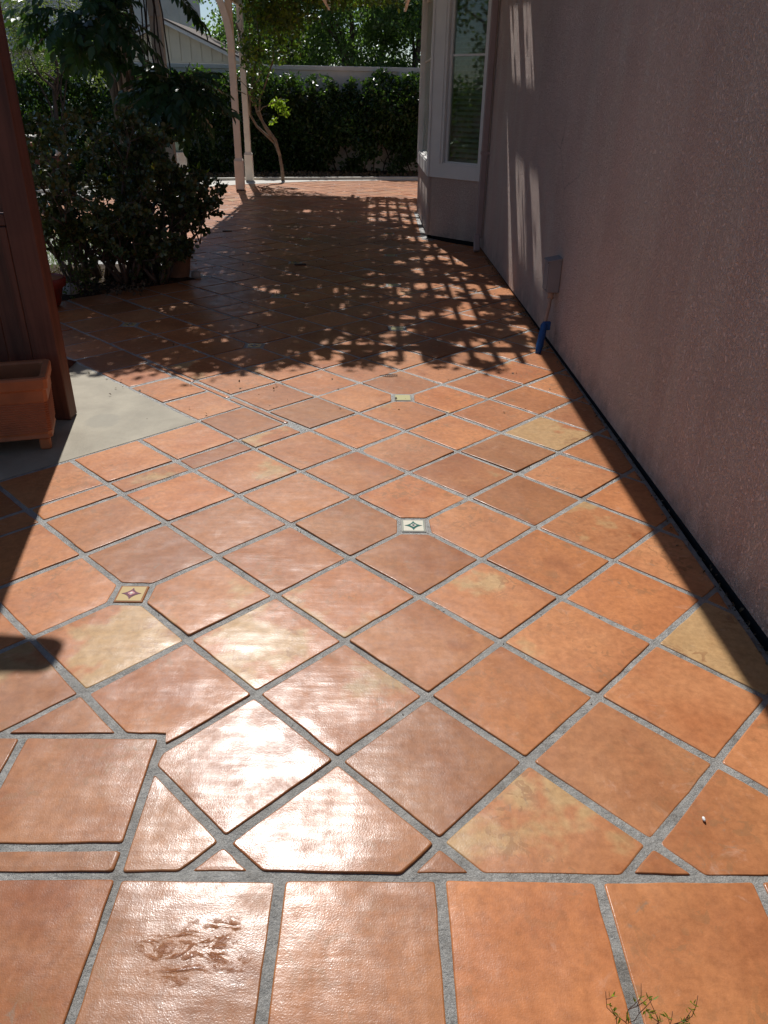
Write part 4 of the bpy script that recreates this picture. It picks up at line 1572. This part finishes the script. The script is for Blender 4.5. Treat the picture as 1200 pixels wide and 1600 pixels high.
# creeper hedge: uneven front face, leaves through its thickness; gaps low at right where the wall shows
hd = tag(empty('hedge', (-3.0, 15.3, 0)), 'dark leafy creeper hedge running along the garden wall across the back', 'hedge')
n = 62000
hx = RNG.uniform(-9.5, 2.4, n)
hz = RNG.uniform(-.02, 1.0, n)
top_h = 1.72 + .07 * np.sin(hx * 2.1) + .05 * np.sin(hx * 5.3 + 1) + .05 * np.sin(hx * 11)
top_h += np.where(hx < -2.9, .06, 0)
thick = .62 + .20 * np.sin(hx * 1.7 + 2 * np.sin(hz * 4)) + .09 * np.sin(hx * 6 + hz * 9)
depth = 15.92 - thick * (1 - .25 * np.abs(hz * 2 - 1) ** 3) * RNG.random(n) ** .6
hz = hz * top_h
depth -= np.where(hx < -2.6, np.clip((-2.6 - hx) * .55, 0, 1.2), 0)
gap = (hx > -.9) & (hz < .46 + .1 * np.sin(hx * 9)) & (np.sin(hx * 7.3 + 1.5 * np.sin(hz * 11)) > -.35)
gap |= (hx > -1.4) & (hx < -.2) & (hz > 1.45) & (np.sin(hx * 17) > .1)
gap |= (np.sin(hx * 13 + hz * 7) * np.sin(hx * 5.1 - hz * 15) > .88)
keep = ~gap | (RNG.random(n) < .06)
hp = np.stack([hx + 3.0, depth - 15.3, hz], 1)[keep]
dirs = np.tile((0, -.45, -.25), (len(hp), 1))
link('foliage', leaf_mesh('foliage', hp, .088, M['l_hedge'], 'oval', dirs, .9), None, hd)
m_ = MB()
for k in range(34):
    x = -3.6 + k * .19
    yk = 15.80 - max(0, (-2.6 - x) * .55)
    m_.tube([(q.x + 3.0, q.y - 15.3, q.z) for q in wander((x, yk, 0), (x + random.uniform(-.5, .5), yk + .02, 1.5), 7, .05, 700 + k)], [.014 - .0013 * i for i in range(8)], 5)
m_.build('stem', M['bark_dark'], hd)

# small leaning tree with several bare stems, right of the far posts
st = tag(empty('slender_tree', (-1.63, 13.72, 0)), 'slender small tree with curving forked stems beside the far pergola posts', 'tree')
def T(*pts): return [Vector((x + 1.63, y - 13.72, z)) for x, y, z in pts]
trunk = MB()
trunk.tube(T((-1.62, 13.72, -.03), (-1.63, 13.72, .20), (-1.66, 13.72, .42), (-1.74, 13.72, .62)), [.034, .029, .026, .024], 8)
trunk.tube(T((-1.66, 13.72, .42), (-1.72, 13.70, .66), (-1.90, 13.70, .90), (-2.02, 13.7, 1.10), (-2.08, 13.68, 1.40), (-2.02, 13.65, 1.75), (-1.92, 13.6, 2.05), (-1.9, 13.5, 2.5)), [.03, .027, .024, .022, .02, .018, .016, .012], 7)
trunk.tube(T((-1.74, 13.72, .62), (-1.88, 13.72, .74), (-2.04, 13.7, .88), (-2.14, 13.68, 1.06), (-2.12, 13.65, 1.35), (-2.04, 13.62, 1.62), (-2.16, 13.6, 1.95), (-2.25, 13.5, 2.4)), [.024, .022, .02, .02, .018, .016, .014, .01], 7)
trunk.tube(T((-1.80, 13.72, .70), (-1.92, 13.71, .92), (-1.98, 13.7, 1.12), (-1.96, 13.68, 1.30), (-1.85, 13.66, 1.52), (-1.70, 13.6, 1.85), (-1.62, 13.5, 2.2)), [.022, .02, .018, .016, .014, .012, .01], 7)
for k in range(12):
    r_ = random.Random(40 + k)
    b_ = (-2.02 + r_.uniform(-.1, .12), 13.66, 1.1 + .1 * k)
    e_ = (b_[0] + r_.uniform(-.55, .65), 13.5 + r_.uniform(-.4, .3), b_[2] + r_.uniform(.1, .6))
    trunk.tube([q + Vector((1.63, -13.72, 0)) for q in wander(b_, e_, 6, .03, 80 + k)], [.009 - .001 * i for i in range(7)], 5)
trunk.build('trunk', M['bark'], st)
c = np.concatenate([cloud(420, (-1.95, 13.55, 1.95), (.32, .3, .40)), cloud(520, (-1.55, 13.5, 2.15), (.50, .35, .35)), cloud(160, (-2.0, 13.6, 1.45), (.16, .2, .25)), cloud(400, (-1.3, 13.4, 2.55), (.5, .4, .25))]) - np.array((-1.63, 13.72, 0))
link('crown', leaf_mesh('crown', c, .07, M['l_vine'], 'oval', np.tile((0, 0, -.4), (len(c), 1)), 1.0), None, st)
c = np.concatenate([cloud(85, (-1.60, 13.45, 1.24), (.17, .12, .09)), cloud(40, (-1.50, 13.45, 1.12), (.10, .1, .08)), cloud(22, (-1.71, 13.45, .98), (.05, .06, .06))]) - np.array((-1.63, 13.72, 0))
link('bright_spray', leaf_mesh('bright_spray', c, .068, M['l_bright'], 'oval', np.tile((.2, 0, -.3), (len(c), 1)), 1.0), None, st)  # backlit look of these leaves put into their brighter colour


# ------------------------------------------------------------------ trees beyond the wall
def tree(name, label, origin, h, r, n_, mat, seed, leaf=.09, trunk_r=.12, low=.25, kind='diamond', cat='tree', limbs=9, clumps=26):
    root = tag(empty(name, origin), label, cat, 'trees beyond the garden wall')
    r_ = random.Random(seed)
    m_ = MB()
    m_.tube(wander((0, 0, -.05), (0, 0, h * .8), 7, .08, seed), [trunk_r * (1 - .10 * i) for i in range(8)], 8)
    cl = []
    for k in range(clumps):
        a_ = r_.uniform(0, 6.28)
        zz_ = low + (1 - low) * r_.random()
        rr = math.sqrt(max(0, 1 - ((zz_ - (low + .5 * (1 - low))) / (.62 * (1 - low))) ** 2))
        q = r_.uniform(.35, .95) * rr
        c_ = Vector((math.cos(a_) * r * q, math.sin(a_) * r * q, zz_ * h))
        cl.append((c_, r_.uniform(.22, .40) * r))
        if k < limbs:
            m_.tube(wander((0, 0, h * r_.uniform(.2, .5)), c_, 6, .05, seed + k), [trunk_r * (.42 - .055 * i) for i in range(7)], 6)
    m_.build('trunk', M['bark_dark'], root)
    pts = np.concatenate([cloud(n_ // clumps, tuple(c_), (s_, s_, s_ * .75), power=.45) for c_, s_ in cl])
    link('crown', leaf_mesh('crown', pts, leaf, mat, kind, np.tile((0, 0, -.25), (len(pts), 1)), 1.0), None, root)
    return root


tree('broad_tree', 'dark glossy evergreen behind the white wall, left of the window bay', (-.55, 18.6, 0), 4.3, 1.6, 20000, M['l_tree'], 51, .085, low=.30, clumps=60, limbs=4)
tree('broad_tree', 'dark evergreen right behind the white wall, partly hidden by the bay', (1.0, 18.9, 0), 4.4, 1.5, 16000, M['l_tree'], 52, .085, low=.30, clumps=50, limbs=4)
tree('broad_tree', 'leafy evergreen behind the white wall, right of the far pergola posts', (-2.0, 19.2, 0), 4.2, 1.3, 13000, M['l_tree'], 53, .09, low=.3, clumps=44, limbs=4)
tree('broad_tree', 'tall rounded tree filling the gap behind the evergreens, above the middle of the wall', (.1, 21.6, 0), 5.4, 2.0, 10000, M['l_tree'], 61, .10, low=.28, clumps=50, limbs=4)
tree('open_tree', 'loose leafed tree with sky showing through, right of the gable', (-4.25, 29.0, 0), 7.0, 1.9, 8500, M['l_tree'], 54, .13, low=.15, clumps=44)
tree('pale_tree', 'pale feathery tree at the upper left corner behind the hedge', (-5.15, 12.9, 0), 3.0, 1.0, 5200, M['l_tree_pale'], 55, .06, .05, low=.40, kind='long', clumps=30)
tree('open_tree', 'low dark shrubby tree past the end of the wall at right', (3.4, 19.5, 0), 4.5, 1.5, 6000, M['l_tree'], 57, .10, clumps=26)

tree('side_tree', 'broad tree standing on the lawn beyond the left edge, mirrored in the bay window', (-7.6, 5.2, 0), 4.6, 1.7, 9000, M['l_tree'], 58, .10, low=.08, clumps=34)

# ------------------------------------------------------------------ neighbouring houses
gh = tag(empty('gable_house', (-5.6, 24, 0)), 'beige board and batten house whose gable rises above the hedge', 'house')


def gpart(mb, name, mat): return link(name, mb.xf(Matrix.Translation((5.6, -24, 0))).mesh(name), mat, gh)


ridge, eavz, xr, xl, xR = 3.13, 2.02, -5.88, -8.45, -3.30
sl_ = (ridge - eavz) / (xR - xr)
gpart(MB().prism([(xl + .2, 0), (xR - .25, 0), (xR - .25, eavz + .02), (xr, ridge - .07), (xl + .2, eavz + .02)], 'y', 24.0, 29.0), 'wall', M['siding'])
for k in range(17):
    x = xl + .30 + k * .29
    if x > xR - .3: break
    zt = ridge - .11 - abs(x - xr) * sl_
    gpart(MB().box(x - .018, 23.975, 2.17, x + .018, 23.999, max(zt, 2.18)), 'batten', M['siding'])
gpart(MB().box(xl + .2, 23.97, 2.13, xR - .25, 23.998, 2.165), 'band_board', M['siding'])
rake = MB()
for s_, xe in ((1, xR), (-1, xl)):
    ze = ridge - abs(xe - xr) * sl_
    rake.add([(xr, 23.72, ridge - .09), (xe, 23.72, ze - .09), (xe, 23.72, ze + .0), (xr, 23.72, ridge),
              (xr, 23.78, ridge - .09), (xe, 23.78, ze - .09), (xe, 23.78, ze + .0), (xr, 23.78, ridge)],
             [(0, 1, 2, 3), (7, 6, 5, 4), (0, 4, 5, 1), (3, 2, 6, 7), (1, 5, 6, 2), (0, 3, 7, 4)])
gpart(rake, 'rake_board', M['trim_white'])
rf = MB()
for s_, xe in ((1, xR), (-1, xl)):
    ze = ridge - abs(xe - xr) * sl_
    rf.add([(xr, 23.70, ridge + .003), (xe, 23.70, ze + .003), (xe, 29.3, ze + .003), (xr, 29.3, ridge + .003),
            (xr, 23.70, ridge + .05), (xe, 23.70, ze + .05), (xe, 29.3, ze + .05), (xr, 29.3, ridge + .05)],
           [(0, 3, 2, 1), (4, 5, 6, 7), (0, 1, 5, 4), (2, 3, 7, 6), (1, 2, 6, 5), (0, 4, 7, 3)])
gpart(rf, 'roof', M['roof'])
gpart(MB().box(xl + .05, 23.74, 1.96, xR + .0, 23.95, 2.06, .004), 'gutter', M['trim_white'])

th = tag(empty('tall_house', (-10, 31, 0)), 'tall cream stucco house with a chimney tower in the upper left background', 'house')


def tpart(mb, name, mat): return link(name, mb.xf(Matrix.Translation((10, -31, 0))).mesh(name), mat, th)


tpart(MB().box(-16, 31, 0, -7.62, 38, 6.2), 'wall', M['stucco_far'])
tpart(MB().box(-7.60, 30.6, 0, -6.92, 32.2, 7.2), 'chimney', M['stucco_far'])
for x in (-12.6, -10.75):
    wn_ = tpart(MB().box(x - .12, 30.93, 4.12, x + 1.5, 30.99, 5.6), 'window', M['trim_white'])
    link('pane', MB().box(x, 30.90, 4.22, x + 1.38, 30.925, 5.5).xf(Matrix.Translation((10, -31, 0))).mesh('pane'), M['navy_glaze'], wn_)
tpart(MB().box(-16, 29.2, 2.72, -8.2, 31, 2.80).prism([(29.2, 2.801), (31, 3.45), (31, 2.801)], 'x', -16, -8.2), 'lower_roof', M['stucco_far'])
tpart(MB().box(-16, 29.1, 2.56, -8.1, 29.19, 2.80, .01), 'fascia', M['trim_white'])
tpart(MB().box(-16, 29.6, 0, -8.4, 30.9, 2.55), 'porch_wall', M['stucco_far'])

# ------------------------------------------------------------------ small details on the patio
wd = tag(empty('weed', (.500, -.630, -.006)), 'wiry brown weed with tiny leaves, the left one of the pair at bottom right', 'weed', 'weeds growing from the grout joint')
wd2 = tag(empty('weed', (.578, -.628, -.008)), 'branching brown weed with greener leaves at the bottom right joint', 'weed', 'weeds growing from the grout joint')
for root, seed, hh in ((wd, 3, .165), (wd2, 8, .14)):
    r_ = random.Random(seed)
    m_ = MB()
    pos = []
    for k in range(3):
        a_ = r_.uniform(-.5, .5)
        pts = wander((0, 0, 0), (math.sin(a_ + .7 * (k - 1)) * .045, .02 + r_.uniform(-.01, .03), hh * r_.uniform(.6, 1)), 7, .006, seed * 10 + k)
        m_.tube(pts, [.0010 - .00008 * i for i in range(8)], 5)
        for i in range(2, 7):
            if r_.random() < .75:
                e_ = pts[i] + Vector((r_.uniform(-.022, .022), r_.uniform(-.01, .01), r_.uniform(.008, .026)))
                m_.tube([pts[i], pts[i].lerp(e_, .5) + Vector((0, 0, -.002)), e_], [.0007, .0006, .0004], 4)
                pos += [tuple(e_)] * 3 + [tuple(pts[i].lerp(e_, .6))] * 2
    for k in range(40):
        pos.append((r_.gauss(0, .012), r_.gauss(.01, .008), abs(r_.gauss(0, .018))))
    m_.build('stem', M['twig'], root)
    link('foliage', leaf_mesh('foliage', pos, .011, M['l_bright'], 'long', np.tile((0, 0, .6), (len(pos), 1)), 1.0), None, root)

# a striped dead leaf lying at the edge of the shade
dl = tag(empty('fallen_leaf', (.155, 2.83, .004), rad(8)), 'dark ribbed dead leaf lying at the edge of the pergola shade', 'leaf')
m_ = MB()
m_.tube([(-.05, 0, .002), (0, .004, .006), (.055, 0, .003)], [.002, .0022, .001], 5)
m_.build('midrib', M['bark_dark'], dl)
m_ = MB()
for k in range(9):
    x = -.042 + k * .0105
    l_ = .018 * math.sin(math.pi * (k + 1) / 10.5) + .004
    for s_ in (-1, 1):
        m_.add([(x, 0, .005), (x + .0045, 0, .005), (x + .008, s_ * l_, .001), (x + .0045, s_ * l_, .001)], [(0, 1, 2, 3)])
m_.build('ribs', M['bark_dark'], dl)
# dark scraps lying further back
for (x, y, rz, s_, lab) in ((-.62, 5.98, .2, 1.0, 'short dark scrap of bark lying mid patio in the shade'), (-1.62, 7.85, .1, .9, 'thin dark strip of bark lying left on the shaded patio beyond the shrubs')):
    o = MB().box(-.055 * s_, -.018 * s_, 0, .055 * s_, .018 * s_, .012, .005).build('bark_scrap', M['bark_dark'], None, (x, y, .001))
    o.rotation_euler = (0, 0, rz)
    tag(o, lab, 'bark')
# crumbs of mortar and bird-dropping white spot
m_ = MB()
blob(m_, (0, 0, 0), (.0035, .007, .003), 9, 5)
tag(m_.build('pebble', M['trim_white'], None, (.812, -.165, .003)), 'tiny white fleck on the tile at lower right', 'pebble')
n = 260
q = np.stack([RNG.uniform(-1.6, 1.1, n), RNG.uniform(2.2, 9.5, n), np.full(n, .003)], 1)
tag(link('scattered_petals', leaf_mesh('scattered_petals', q, .018, M['l_litter'], 'diamond', None, 1, 4), None), kind='stuff')
# grit caught in the joints of the near tiles
gp = []
for k in range(500):
    a_, b_ = RL.uniform(-3, 9), RL.randint(-2, 9)
    if k % 2: a_, b_ = b_, a_
    x_, y_ = ab(a_, b_)
    if not (-1.1 < x_ < 1.15 and .1 < y_ < 3.2): continue
    gp.append((x_ + RL.gauss(0, .004), y_ + RL.gauss(0, .004), -.0035))
tag(link('joint_grit', leaf_mesh('joint_grit', gp, .0065, M['l_litter'], 'diamond', None, 1, 3), None), kind='stuff')
# litter gathered in the gap at the foot of the wall
n = 500
yy = RNG.uniform(.3, 6.5, n)
q = np.stack([1.236 - .0105 * yy - np.abs(RNG.normal(0, .022, n)) - .004, yy, np.full(n, .0)], 1)
tag(link('wall_litter', leaf_mesh('wall_litter', q, .014, M['l_litter'], 'diamond', None, 1, 2), None), kind='stuff')
